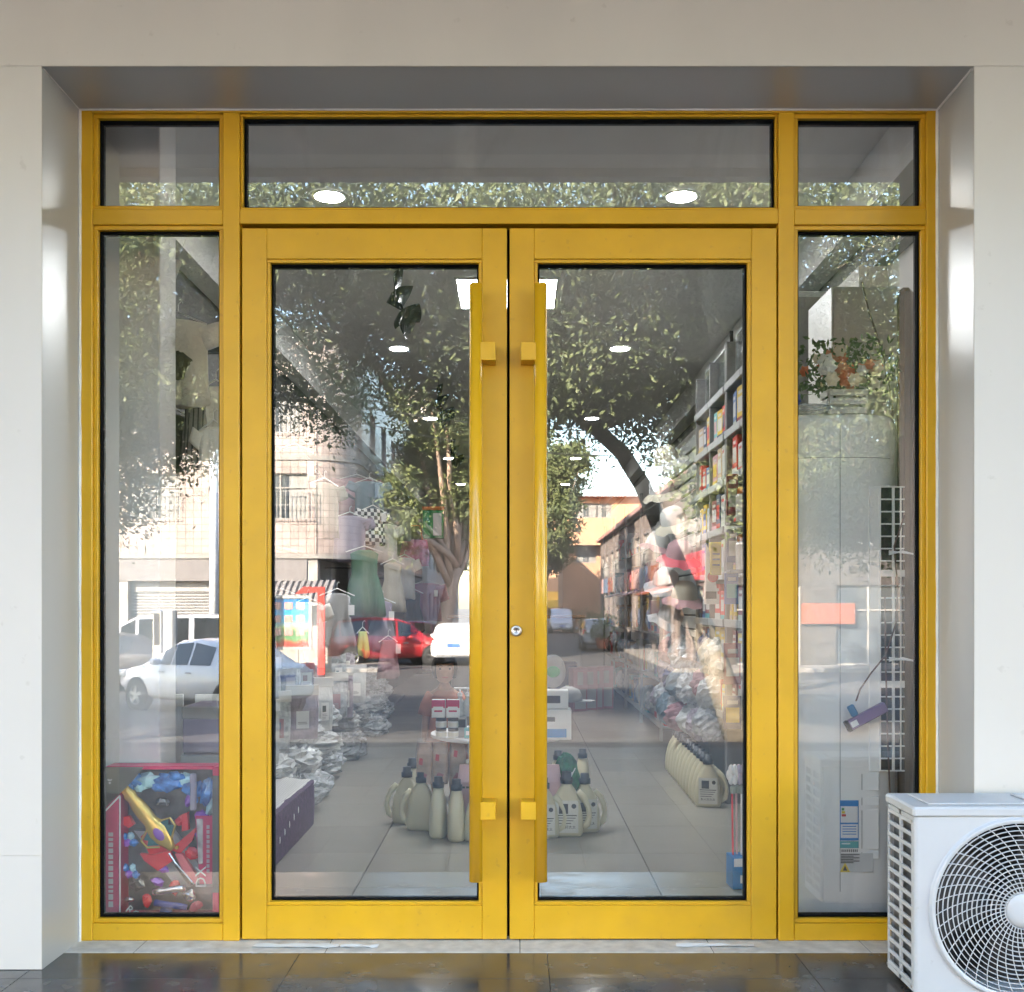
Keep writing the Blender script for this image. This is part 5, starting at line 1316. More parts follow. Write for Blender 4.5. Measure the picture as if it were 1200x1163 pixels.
# packs, cartons and cloth above the toy box
for k, (px, py, w_, h_, m, lab) in enumerate(((196,850,.13,.30,white_p,'white bagged garment with pink print above the toy box'),(245,850,.11,.26,pk_film[2],'bagged garment with hanging white tag above the toy box'),(150,862,.20,.26,cl_white,'white folded cloth hanging left above the toy box'))):
    g = thing('hanging_pack', lab, 'pack', W(px,py-22,4.45), R(6))
    MB().loft([superring(0,0,w_*.5,.008,0,20,3),superring(0,0,w_*.53,.03,-h_*.4,20,3),superring(0,0,w_*.5,.028,-h_*.8,20,3),superring(0,0,w_*.47,.008,-h_,20,3)]).build('bag', m, g)
    MB().rbox(-w_*.5,w_*.5,-.010,.010,.0,.05,.001).build('header_card', card, g)
    MB().box(-.03,.03,-.034,-.033,-h_*.5,-h_*.2).build('tag', card, g)
for k, (xa, xb, z0_, z1_) in enumerate(((-1.27,-1.07,.56,.74),(-1.275,-1.075,.30,.555),(-1.27,-1.07,.001,.295))):
    o = thing('storage_carton', 'lilac grey storage carton behind the toy box, %s of the stack' % ('topmost','middle','lowest')[k], 'carton', ((xa+xb)/2,.62,z0_), 0, 'lilac cartons behind the toy box')
    MB().rbox(-.10,.10,-.13,.13,0,z1_-z0_-.0005,.006).build('body', cl_lilac, o); MB().rbox(-.103,.103,-.133,.133,z1_-z0_-.05,z1_-z0_-.001,.004).build('lid', cl_grey, o)
yt = thing('yellow_toy_disc', 'yellow toy disc with scalloped dotted rim left above the toy box', 'toy', W(140,885,4.15))
MB().lathe([(0,-.012),(.07,-.012),(.085,0),(.07,.012),(0,.012)],24,cap=False).xf(Matrix.Rotation(R(90),4,'X')).build('disc', mat('toy_yellow', (.75,.50,.04), .4), yt)
for k in range(14):
    a = 2*math.pi*k/14; MB().ball((.075*math.cos(a),-.014,.075*math.sin(a)),.004,nu=6,nv=4).build('dot', dark_p, yt)
# pile of crumpled plastic bags on the floor
kk = 0
for (y0_, y1_, n_, xs0) in ((1.95,3.6,15,-1.36),(4.3,7.2,20,-1.42)):
    for i in range(n_):
        r = random.Random(100+kk); t_ = i/(n_-1)
        lay = i % 3
        c = (xs0+r.uniform(-.12,.12)+.05*(lay == 0), y0_+(y1_-y0_)*t_+r.uniform(-.06,.06), .10+.15*lay+r.uniform(-.02,.02))
        o = crumple('plastic_bag', 'crumpled clear bag, %s heap by the left wall, %s layer, %s from the door' % ('near' if y0_ < 3 else 'far', ('bottom','middle','top')[lay], nth[i//3]), 'plastic bag', c, (r.uniform(.13,.18),r.uniform(.13,.2),r.uniform(.085,.11)), [film2,MATS['pack_white'],film][kk % 3], 100+kk, 'heaped plastic bags of goods', 26, 18, .13)
        kk += 1
tag(MB().rbox(-1.60,-1.36,.6+1.4,9.5,.0,.05,.01).build('low_platform', dark_board), 'low dark platform under the heaped plastic bags', 'platform')
# purple basket with lace cloth by the left door
bk = thing('purple_basket', 'dark purple low basket with white lace cloth inside the left door', 'basket', (0,0,0))
plum = mat('plum_weave', (.075,.035,.10), .6, var=.35, scale=40, bump=.5, bscale=80)
MB().loft([superring(-1.325,1.38,.288,.60,.004,64,16),superring(-1.325,1.38,.292,.605,.10,64,16),superring(-1.325,1.38,.290,.60,.222,64,16)]).build('body', plum, bk, smooth=False)
lace = pattern('lace', (.66,.66,.64), (.45,.44,.46), 'stripe', 26)
lc = MB(); r = random.Random(9); gr = []
for j in range(15):
    gr.append([(-1.60+.565*i/14, .785+1.19*j/14, .228+.006*math.sin(i*1.3+j)*math.cos(j*.9)+r.uniform(0,.003)-(.02 if i == 14 else 0)) for i in range(15)])
lc.loft(gr, False, False).build('lace_cloth', lace, bk, smooth=True)
for k in range(7):
    z_ = .05+.014*k; y_ = .90+.10*k
    MB().ball((-1.0335,y_,z_+.02),.003,.006,.016,8,6).build('leaf_mark', white_p, bk)

# ---------------- centre display of jugs and packets
cream_b = mat('jug_cream', (.62,.575,.40), .38, var=.04, scale=5); cap_b = mat('jug_cap', (.025,.027,.035), .4); label_b = mat('jug_label', (.70,.69,.62), .5, var=.04)
def jug_meshes():
    body = MB().loft([superring(-.012,0,w,d,z,32,3) for w, d, z in ((.068,.036,0),(.074,.042,.012),(.076,.044,.05),(.072,.043,.10),(.064,.040,.14),(.054,.036,.175),(.040,.030,.205),(.026,.026,.225),(.022,.022,.235))])
    hd = MB().tube([(.058,0,.035),(.082,0,.05),(.092,0,.09),(.086,0,.13),(.066,0,.172),(.038,0,.198)], [.016,.016,.013,.013,.015,.016], 10)
    cap = MB().lathe([(.028,.236),(.029,.262),(.022,.264),(.021,.288),(.0,.290)],18,(-.012,0,0))
    lab = MB().loft([[(x,-.0455,z) for x in (-.062,-.01,.042)] for z in (.02,.165)], False, False)
    art = MB().box(-.045,-.004,-.0462,-.0458,.105,.150).ball((.022,-.046,.14),.011,.001,.011,10,6).box(-.055,.035,-.0462,-.0458,.096,.1)
    return body, hd, cap, lab, art
JB = [m.mesh('jug') for m in jug_meshes()]
for me, mm in zip(JB, (cream_b,cream_b,cap_b,label_b,dark_p)): me.materials.append(mm)
for me in JB[:3]: me.polygons.foreach_set('use_smooth', [len(p_.vertices) == 4 for p_ in me.polygons])
def jug(label, pos, rz, group, face=True, sc=1.0):
    o = thing('detergent_jug', label, 'jug', pos, rz, group); o.scale = (sc,sc,sc)
    link('bottle', JB[0], o); link('handle', JB[1], o); link('cap', JB[2], o)
    if face:
        l_ = link('label', JB[3], o); link('label_picture', JB[4], l_)
        text('私人好太太', .016, l_, (-.010,-.0463,.045), (R(90),0,0), dark_p)
        for q in range(3): MB().box(-.052,.03-.01*q,-.0462,-.0458,.085-.012*q,.088-.012*q).build('print_line', dark_p, l_)
    return o
def flo(px, py):
    d = EYE*FPX/(py-710); p = W(px, py, d); return (p.x, p.y, .0)
CG = 'cream jugs round the centre display'
jug('cream jug at the far left of the display, handle to the left', flo(474,964), R(185), CG)
jug('cream jug with printed back label, second from the left of the display', flo(491,972), R(172), CG)
jug('cream jug seen edge on, left of the two before the tan packets', flo(514,979), R(88), CG, False)
jug('cream jug seen edge on next to the left door handle', flo(535,983), R(92), CG, False)
jug('cream jug hidden mostly behind the right door handle', flo(640,981), R(0), CG)
jug('cream jug with picture label in front at the right of the display', flo(667,979), R(-4), CG, sc=1.08)
jug('cream jug with picture label at the right end of the display', flo(688,974), R(8), CG)
jug('cream jug standing behind at the right of the green bag', flo(683,935), R(80), CG, False)
jug('cream jug standing behind at the left of the display', flo(482,950), R(120), CG, False)
for k, px in enumerate((565,590,615)): jug('cream jug behind the meeting stiles, %s of three' % ('left','middle','right')[k], flo(px,985), R(20*k), CG, False)
jug('cream jug at the back right of the display', flo(655,938), R(60), CG, False)
# stand
sd_ = thing('display_stand', 'round two tier white stand carrying boxes in the middle of the aisle', 'display stand', (-.085,2.0,0))
MB().lathe([(.20,.001),(.21,.03),(.04,.04),(.04,.435),(.10,.44)],32).build('column', white_plastic, sd_, smooth=False)
MB().lathe([(.0,.441),(.34,.441),(.36,.448),(.36,.462),(.34,.466),(.0,.464)],48,cap=False).build('tray', white_plastic, sd_)
MB().lathe([(.0,.21),(.22,.21),(.23,.215),(.23,.225),(.0,.226)],40,cap=False).build('lower_tray', white_plastic, sd_)
# packets of tan snacks under the tray
crim2 = mat('print_faded_red', (.36,.09,.08), .5, var=.3, scale=30); film_c = mat('clear_wrap', (.8,.8,.8), .12, alpha=.14, bump=.8, bscale=40)
tan = mat('packet_tan', (.50,.33,.22), .3, var=.4, scale=14, bump=.3, bscale=20); 
for k, px in enumerate((498,516,536)):
    p = W(px, 888, 5.42); o = thing('wrapped_packet', 'tan wrapped packet with red seal below the tray, %s of three' % ('left','middle','right')[k], 'packet', (p.x,p.y,.228), R(-6+8*k), 'tan packets under the tray')
    MB().loft([superring(0,0,.038,.03,0,20,4),superring(0,0,.042,.036,.05,20,4),superring(0,0,.041,.035,.15,20,4),superring(0,0,.034,.012,.205,20,4)]).build('pouch', tan, o)
    MB().prism([(-.024,.10+.02*k),(-.006,.095+.02*k),(-.003,.128+.02*k),(-.02,.132+.02*k)],'y',-.0378,-.036).build('seal', red_p, o)
    MB().prism([(-.028,.03),(.004,.022),(.02,.05),(-.01,.06)],'y',-.0374,-.0362).build('print_block', crim2, o)
    MB().loft([superring(0,0,.041,.034,.004,20,4),superring(0,0,.044,.0395,.05,20,4),superring(0,0,.043,.038,.15,20,4),superring(0,0,.040,.014,.225,20,4)]).build('wrapper', film_c, o)
pinkf = mat('packet_pink', (.68,.45,.46), .35, var=.1, scale=9, bump=.3, bscale=15)
for k, (px, py, d, lab) in enumerate(((553,905,5.30,'pale pink refill bag leaning by the left door handle'),(641,905,5.30,'pale pink refill bag leaning by the right door handle'))):
    p = W(px, py, d); o = thing('refill_bag', lab, 'bag', (p.x,p.y,.04), R(4))
    MB().loft([superring(0,0,.07,.035,0,24,4),superring(0,0,.075,.045,.1,24,4),superring(0,0,.072,.04,.22,24,4),superring(0,0,.06,.008,.30,24,4)]).build('pouch', pinkf, o)
    for q in range(3): MB().box(-.05+.02*q,-.035+.02*q,-.046,-.0452,.19,.20).build('print_block', dark_p, o)
p = W(663,905,5.38); o = thing('green_mesh_bag', 'dark green net bag with pale pattern between pink bag and jugs', 'bag', (p.x,p.y,.10), R(-10))
MB().ball((0,0,.13),.07,.05,.15,18,12,.10,random.Random(4)).build('pouch', mat('green_net', (.03,.16,.07), .5, var=.6, scale=30), o)
for q in range(6): MB().tube([(-.05+.015*q,-.05,.06+.02*q),(-.02+.015*q,-.056,.12+.02*q)],.003,5).build('pattern_stripe', white_p, o)
# on the tray
def carton(label, cat, pos, w, d, h, m, rz=0, accents=(), group=None, name='carton'):
    o = thing(name, label, cat, pos, rz, group)
    b = MB().rbox(-w/2,w/2,-d/2,d/2,0,h,.002).build('body', m, o)
    for k, (x0_, x1_, z0_, z1_, am) in enumerate(accents):
        MB().box(w*(x0_-.5),w*(x1_-.5),-d/2-.0011-.0004*k,-d/2-.0001,h*z0_,h*z1_).build('print_field', am, o)
    return o
TZ = .467
crim = mat('print_crimson', (.50,.02,.10), .4)
def TP(px, d, z=TZ): return ((px-605)/FPX*d, d-DIST, z)
def jar(label, pos, r_, h, m, lid, cat='jar', name='jar', lab=None):
    o = thing(name, label, cat, pos); MB().lathe([(r_*.9,0),(r_,.004),(r_,h*.62),(r_*.85,h*.66)],20).build('body', m, o, smooth=False)
    MB().lathe([(r_*.95,h*.665),(r_*.98,h*.68),(r_*.98,h*.98),(r_*.9,h)],20).build('lid', lid, o)
    if lab: MB().lathe([(r_+.0006,h*.12),(r_+.0006,h*.52)],20,cap=False).build('label', lab, o)
    return o
for r_ in range(2):
    for k in range(2):
        jar('white jar with dark lid on the tray, %s %s' % (('lower','upper')[r_], ('left','right')[k]), TP(517+k*14,5.36,TZ+.05*r_), .027, .048, white_plastic, cap_b, lab=label_b)
for k in range(2):
    carton('crimson and white box standing on the jars, %s of two' % ('left','right')[k], 'box', TP(514+k*17,5.36,TZ+.10), .066, .05, .088, white_p, 0, ((0,1,.55,1,crim),(.12,.88,.12,.62,white_p),(.2,.8,.32,.42,crim)), name='cosmetic_box')
carton('grey box beside the jars on the tray', 'box', TP(541,5.38), .05,.05,.10, cl_grey, 0, ((.1,.9,.5,.9,dark_p),), name='cosmetic_box')
carton('small teal box next to the left door handle on the tray', 'box', TP(549,5.34), .04,.04,.05, teal_p, 0, ((.2,.8,.3,.7,white_p),), name='cosmetic_box')
for k, px in enumerate((539,548)):
    o = thing('pump_bottle', 'clear white pump bottle on the tray, %s of two' % ('left','right')[k], 'bottle', TP(px,5.42,TZ+.1)); MB().lathe([(.022,0),(.024,.01),(.024,.07),(.010,.09),(.010,.10)],16).build('body', MATS['pack_white'], o, smooth=True)
    MB().lathe([(.012,.10),(.012,.115),(.004,.12),(.004,.135)],12).rbox(-.03,.012,-.006,.006,.135,.145,.002).build('pump', white_plastic, o)
for k in range(2):
    carton('white carton with blue band on the tray, %s of two' % ('lower','upper')[k], 'carton', TP(650,5.30,TZ+.153*k), .16-.03*k,.10,.15-.06*k, white_p, 0, ((0,.85,.08,.36,blue_p),(.1,.5,.6,.75,dark_p)) if k == 0 else ((.2,.7,.3,.7,dark_p),), name='nappy_carton')
o = thing('round_green_pouch', 'dark rounded pouch with green badge on top of the white cartons', 'pouch', TP(648,5.42,TZ+.245)); MB().ball((0,0,.08),.065,.04,.085,16,10).build('body', cl_grey, o, smooth=True); MB().ball((0,-.034,.08),.035,.012,.03,12,8).build('badge', grn_p, o, smooth=True)
o = thing('grey_cap', 'grey peaked cap lying beside the white cartons', 'cap', TP(666,5.6,TZ+.16)); MB().lathe([(.075,0),(.072,.03),(.055,.06),(.02,.075),(0,.076)],20).build('crown', cl_grey, o, smooth=True); MB().prism([(.0,-.06),(.12,-.05),(.14,0),(.12,.05),(0,.06)],'z',-.004,.003).build('peak', cl_grey, o)
for k, px in enumerate((575,600,625)):
    carton('white carton behind the meeting stiles, %s of three' % ('left','middle','right')[k], 'carton', TP(px,5.45), .10,.10,.16+.03*k, white_p, 0, ((.1,.9,.2,.5,[crim,blue_p,grn_p][k]),), name='nappy_carton')

# ---------------- toddler standing behind the display
skin = mat('skin', (.40,.23,.16), .5, var=.05); hairm = mat('hair', (.012,.010,.009), .45, var=.3); peach = cloth('cloth_peach', (.40,.16,.10)); 
def person():
    o = thing('person', 'small child in a peach dress standing behind the centre display', 'person', (-.415,2.62,0), R(6))
    me = bpy.data.meshes.new('figure')
    V = [(0,0,.40),(0,0,.50),(0,-.005,.60),(0,0,.655),(0,0,.69), (.075,0,.60),(.105,.01,.50),(.115,-.03,.40),(.118,-.06,.345), (-.075,0,.60),(-.105,.01,.50),(-.115,-.03,.40),(-.118,-.06,.345),
         (.05,0,.36),(.052,-.005,.20),(.052,0,.06),(.054,-.05,.025), (-.05,0,.36),(-.052,-.005,.20),(-.052,0,.06),(-.054,-.05,.025)]
    E = [(0,1),(1,2),(2,3),(3,4),(2,5),(5,6),(6,7),(7,8),(2,9),(9,10),(10,11),(11,12),(0,13),(13,14),(14,15),(15,16),(0,17),(17,18),(18,19),(19,20)]
    rad = [.078,.075,.068,.032,.035,.036,.029,.025,.016,.036,.029,.025,.016,.05,.038,.03,.022,.05,.038,.03,.022]
    me.from_pydata(V, E, []); ob = link('figure', me, o)
    md = ob.modifiers.new('skin', 'SKIN')
    for i, s_ in enumerate(me.skin_vertices[0].data): s_.radius = (rad[i], rad[i]*.85); s_.use_root = (i == 0)
    ob.modifiers.new('sub', 'SUBSURF').levels = 1; ob.modifiers['sub'].render_levels = 2
    me.materials.append(skin)
    # head with face
    hz = .755
    nu, nv = 28, 20; rings = []
    for i in range(nv+1):
        t = math.pi*i/nv; t = min(max(t,.06),math.pi-.06); ring = []
        for k in range(nu):
            a = 2*math.pi*k/nu; x, y, z = math.sin(t)*math.cos(a), math.sin(t)*math.sin(a), -math.cos(t)
            f = max(0,-y)
            px_, pz_ = x*.066, z*.084
            jaw = 1-.18*max(0,-z)*max(0,-z)
            yy = y*.075
            nose = .016*math.exp(-((px_/.011)**2+((pz_+.014)/.014)**2))
            eye = -.007*sum(math.exp(-(((px_-s_*.026)/.012)**2+((pz_-.006)/.010)**2)) for s_ in (1,-1))
            cheek = .005*sum(math.exp(-(((px_-s_*.034)/.018)**2+((pz_+.026)/.018)**2)) for s_ in (1,-1))
            mouth = .005*math.exp(-((px_/.018)**2+((pz_+.040)/.007)**2))
            yy -= (nose+eye+cheek+mouth)*(f > .2)
            ring.append((px_*jaw, yy, hz+pz_))
        rings.append(ring)
    MB().loft(rings).build('head', skin, o, smooth=True)
    for s_ in (1,-1):
        MB().ball((s_*.025,-.062,hz+.006),.010,.006,.0055,12,8).build('eye', dark_p, o, smooth=True)
        MB().tube([(s_*.014,-.073,hz+.022),(s_*.026,-.073,hz+.026),(s_*.038,-.066,hz+.022)],.0025,6).build('eyebrow', hairm, o)
        MB().ball((s_*.066,.0,hz),.008,.012,.018,10,8).build('ear', skin, o, smooth=True)
    MB().tube([(-.016,-.0745,hz-.041),(0,-.078,hz-.043),(.016,-.0745,hz-.041)],.004,6).build('lips', mat('lips', (.42,.14,.12), .4), o)
    # bobbed hair: cap open at the face
    hr = MB(); rings = []
    for i in range(11):
        t = R(8)+R(118)*i/10; ring = []
        for k in range(33):
            a = R(-90)+R(42 if i > 3 else 18-3*i)+ (2*math.pi-2*R(42 if i > 3 else 18-3*i))*k/32
            r1 = 1.10+.02*math.sin(k*2.1+i)
            ring.append((.070*r1*math.sin(t)*math.cos(a), .080*r1*math.sin(t)*math.sin(a)+.004, hz+.006+.088*r1*math.cos(t)))
        rings.append(ring)
    hr.loft(rings, False, False)
    for k in range(17):
        x = -.058+.116*k/16; hr.tube([(x*.5,-.03,hz+.088),(x*.9,-.068,hz+.066),(x,-.078+abs(x)*.3,hz+.036)],[.008,.008,.003],5)
    hr.build('hair', hairm, o, smooth=True)
    # dress
    MB().loft([superring(0,0,.05,.045,.635,32,2.3),superring(0,0,.088,.066,.60,32,2.3),superring(0,0,.082,.068,.52,32,2.2),superring(0,0,.092,.08,.44,32,2.1),superring(0,0,.125,.105,.30,32,2.0),superring(0,0,.14,.12,.24,32,2.0)],True).build('dress', peach, o, smooth=True)
    for s_ in (1,-1):
        MB().tube([(s_*.065,0,.612),(s_*.095,.005,.55),(s_*.110,.004,.49)],[.042,.044,.046],12).build('sleeve', peach, o, smooth=True)
        # hand: palm and five fingers
        hm = MB().ball((s_*.119,-.066,.328),.014,.010,.020,10,8)
        for q in range(4):
            xx = s_*.119+(-.010+.0066*q); l2 = (.024,.029,.027,.020)[q]
            hm.tube([(xx,-.066,.316),(xx,-.070,.316-l2*.55),(xx,-.064,.316-l2)],[.0042,.004,.003],6)
        hm.tube([(s_*.106,-.072,.332),(s_*.098,-.080,.318),(s_*.100,-.080,.306)],[.005,.0045,.0035],6)
        hm.build('hand', skin, o, smooth=True)
        MB().rbox(s_*.054-.028,s_*.054+.028,-.10,.03,0,.035,.012).build('shoe', cl_pink, o)
    return o
person()

# ---------------- right wall: shelf unit, slat wall with hats, row of jugs, hanging packs
shelf_m = mat('shelf_grey', (.22,.215,.215), .45, var=.05); 
ZS = [.50,.78,1.03,1.30,1.56,1.83,2.09,2.36]
PAL = [mat('box_white2', (.46,.46,.45), .4, var=.05), mat('box_red', (.50,.03,.03), .4, var=.1), mat('box_blue', (.05,.12,.32), .4, var=.1), mat('box_yellow', (.55,.38,.04), .4), mat('box_navy', (.03,.05,.14), .4), mat('box_wine', (.20,.03,.05), .4), mat('box_pink', (.46,.25,.28), .4), mat('box_teal', (.10,.34,.36), .4), mat('box_kraft', (.48,.36,.24), .6), mat('box_greygreen', (.35,.40,.34), .5)]
PN = ['white','red','blue','yellow','navy','wine red','pink','teal','kraft brown','grey green']
lvl = ['lowest','second','third','fourth','fifth','sixth','seventh','top']
fixed = {(2,0):1,(3,0):0,(4,0):0,(1,0):3,(5,0):0,(2,2):5,(3,2):4,(4,2):5}
SX0, SX1 = 1.185, 1.52
for (SY0, SY1, where, un, sd0) in ((1.62,2.50,'just inside the door','near',0),(2.53,3.52,'next to the slat wall','far',700)):
    su = thing('shelf_unit', 'grey shelf unit of boxed goods on the right, %s' % where, 'shelf', (0,0,0), 0, 'right shelf units')
    for y in (SY0, (SY0+SY1)/2, SY1): MB().rbox(SX0+.005,SX1,y-.009,y+.009,.0,2.62,.002).build('upright', shelf_m, su)
    for z in ZS:
        for (ya, yb_) in ((SY0+.0095,(SY0+SY1)/2-.0095),((SY0+SY1)/2+.0095,SY1-.0095)):
            s_ = MB().rbox(SX0+.006,SX1-.004,ya,yb_,z-.018,z,.002).build('shelf', shelf_m, su)
            MB().rbox(SX0-.008,SX0+.0055,ya,yb_,z-.026,z+.016,.002).build('price_rail', mat('rail_grey', (.36,.37,.37), .4) if 'rail_grey' not in MATS else MATS['rail_grey'], s_)
    MB().box(SX1-.003,SX1+.003,SY0+.01,SY1-.01,.02,2.62).build('back_board', shelf_m, su)
    for zi, z in enumerate(ZS[:-1]):
        y = SY0+.04; k = 0; used = {}
        while y < SY1-.10:
            r = random.Random(zi*31+k+sd0)
            w = r.uniform(.09,.17); h = r.uniform(.15,.225); ci = fixed.get((zi,k), r.randrange(10)); ci2 = r.choice([c for c in range(10) if c != ci])
            if (SY0+SY1)/2-.02 < y+w and y < (SY0+SY1)/2+.02: y = (SY0+SY1)/2+.025; 
            if y+w > SY1-.02: break
            n_ = k+1
            lab = '%s box with %s print, %s shelf, %s unit, %s along' % (PN[ci], PN[ci2], lvl[zi], un, nth[min(k,7)])
            o = carton(lab, 'box', (SX0+.01+.09,y+w/2,z+.0005), w-.012, .17, h, PAL[ci], R(-90)+R(r.uniform(-5,5)), ((.0,1,.0,.22,PAL[ci2]),(.15,.85,.34,.72,PAL[r.choice((0,0,ci2))]),(.25,.75,.80,.88,PAL[0] if ci else PAL[1])), 'boxes on the right shelf unit', 'boxed_product')
            y += w+r.uniform(.0,.03); k += 1

# hanging blister cards on the near end of the unit
for k, (px, py, d, w, h, ci, lab) in enumerate(((860,640,5.2,.07,.16,4,'navy card hanging on the near end of the shelf unit'),(858,580,5.2,.055,.2,5,'wine red card hanging high on the near end of the shelf unit'),(858,778,5.2,.08,.2,5,'wine red box card low on the near end of the shelf unit'),(857,690,5.2,.065,.15,2,'blue picture card on the near end of the shelf unit'),(858,835,5.2,.085,.16,4,'black toy card with yellow picture on the near end of the shelf unit'))):
    o = thing('hanging_card_pack', lab, 'card pack', W(px,py,d)); MB().rbox(-w/2,w/2,-.012,.012,-h/2,h/2,.002).build('card', PAL[ci], o)
    MB().box(-w*.38,w*.38,-.0131,-.0121,-h*.3,h*.15).build('picture', [PAL[0],PAL[9],PAL[0],PAL[7],PAL[3]][k], o); MB().box(-w*.3,w*.3,-.0131,-.0121,h*.25,h*.36).build('print_line', PAL[0], o)
# white bottles and cartons on the open near end
for k, (py, lab) in enumerate(((612,'white bottle with orange cap on the upper end shelf'),(668,'white bottle with orange cap on the middle end shelf'))):
    d = 5.15; p = W(868,py,d); o = thing('baby_bottle', lab, 'bottle', p); MB().lathe([(.022,0),(.024,.02),(.024,.12),(.016,.135)],16).build('body', white_plastic, o, smooth=False); MB().lathe([(.017,.1355),(.017,.16),(.006,.17)],14).build('cap', MATS['strap_orange'], o)
    MB().rbox(p.x-.06-p.x,.06,-.05,.05,-.016,-.0005,.002).build('end_shelf', shelf_m, o)
# top display cases above the shelf and slat wall
for k, (ya, yb_) in enumerate(((1.65,2.48),(2.58,3.45))):
    o = thing('glass_case', 'high glass fronted case above the right goods, %s from the door' % nth[k], 'display case', (0,0,0))
    MB().rbox(1.24,1.52,ya,yb_,2.40,2.66,.004).build('body', mat('case_pale%d' % k, (.45,.50,.50), .3), o); MB().box(1.236,1.2385,ya+.02,yb_-.02,2.42,2.64).build('pane', clear_film, o)
    MB().rbox(1.225,1.245,ya-.015,ya-.001,2.2,2.7,.002).build('edge_post', black_metal, o)
# slat wall
sw_ = thing('slat_wall', 'dark slat wall with hats beyond the shelf unit on the right', 'slat wall', (0,0,0))
pale_slat = mat('slat_board', (.34,.36,.36), .35, var=.08)
MB().box(1.30,1.33,3.58,5.20,.55,2.35).build('backing', dark_void, sw_)
z = .56
while z < 2.33:
    MB().rbox(1.275,1.2995,3.58,5.20,z,z+.085,.004).build('slat', pale_slat, sw_); z += .10
MB().rbox(1.24,1.34,3.535,3.572,.0,2.4,.004).build('end_post', gap_dark, sw_)
# hats on pegs
def hat(label, pos, m, m2, k):
    o = thing('sun_hat', label, 'hat', pos, R(-60+12*k), 'hats hanging on the slat wall'); o.rotation_euler = (R(14-6*(k % 3)), R(-24+9*(k % 2)), R(19*k))
    r = random.Random(k)
    cr_ = [[( (rr_*(1+.03*math.sin(5*a+k)))*math.cos(a), (rr_*(1+.03*math.sin(4*a)))*math.sin(a), z_) for a in [2*math.pi*q/28 for q in range(28)]] for rr_, z_ in ((.004,.105),(.05,.10),(.078,.07),(.086,.02),(.088,0))]
    MB().loft(cr_, False).build('crown', m, o, smooth=True)
    bm = [[(rr_*math.cos(a), rr_*math.sin(a), z_+amp*math.sin(7*a+k)+amp*.6*math.sin(11*a)) for a in [2*math.pi*q/56 for q in range(56)]] for rr_, z_, amp in ((.0885,.0,0),(.115,-.016,.003),(.145,-.04,.007))]
    MB().loft(bm, False).build('brim', m2, o, smooth=True)
    return o
HT = [((782,540,7.4),cl_cream,cl_grey,'cream hat with grey brim, topmost on the slat wall'),((776,577,7.3),cl_grey,cl_cream,'grey hat with cream brim, second from the top'),((790,612,7.1),cl_white,cl_cream,'wide white ruffled hat above the red hat'),((796,652,7.0),cl_pink,mat('cloth_red', (.50,.07,.10), .8),'red and pink striped hat, brightest on the slat wall'),((780,684,7.2),cl_white,cl_grey,'pale grey hat under the red hat'),((802,700,7.0),cl_cream,cl_pink,'cream straw hat with scalloped brim'),((784,726,7.2),cl_grey,cl_grey,'dull grey hat, lowest on the slat wall'),((770,640,7.8),cl_white,cl_pink,'small white hat with red ribbon left of the red hat')]
for k, (p, m, m2, lab) in enumerate(HT): hat(lab, W(*p), m, m2, k)
# row of cream jugs on the floor at the right
for k in range(12):
    t = k/11
    jug('cream jug in the row along the right wall, %s' % ('nearest the door' if k == 0 else 'farthest from the door' if k == 11 else '%s from the door' % (nth+['ninth','tenth','eleventh','twelfth'])[k]), (1.085+.02*t, 2.42+1.33*t, 0), R(-12), 'row of cream jugs along the right wall', face=(k == 0))
# bagged toys hanging above that row
for k in range(26):
    r = random.Random(500+k); t = (k % 9)/8; lay = k//9
    crumple('bagged_toy', 'bagged soft toy over the right jugs, %s layer, %s from the door' % (('lower','middle','upper')[lay], (nth+['ninth'])[k % 9]), 'bagged toy', (1.12+r.uniform(-.05,.06)+.02*lay, 2.75+1.9*t+r.uniform(-.05,.05), .42+.20*lay+r.uniform(-.04,.04)), (r.uniform(.07,.10),r.uniform(.09,.12),r.uniform(.09,.12)), [film2,pk_film[1],MATS['pack_white'],cl_pink,film,cl_blue,PAL[4]][k % 7], 500+k, 'bagged toys hanging on the right', 22, 15, .13)
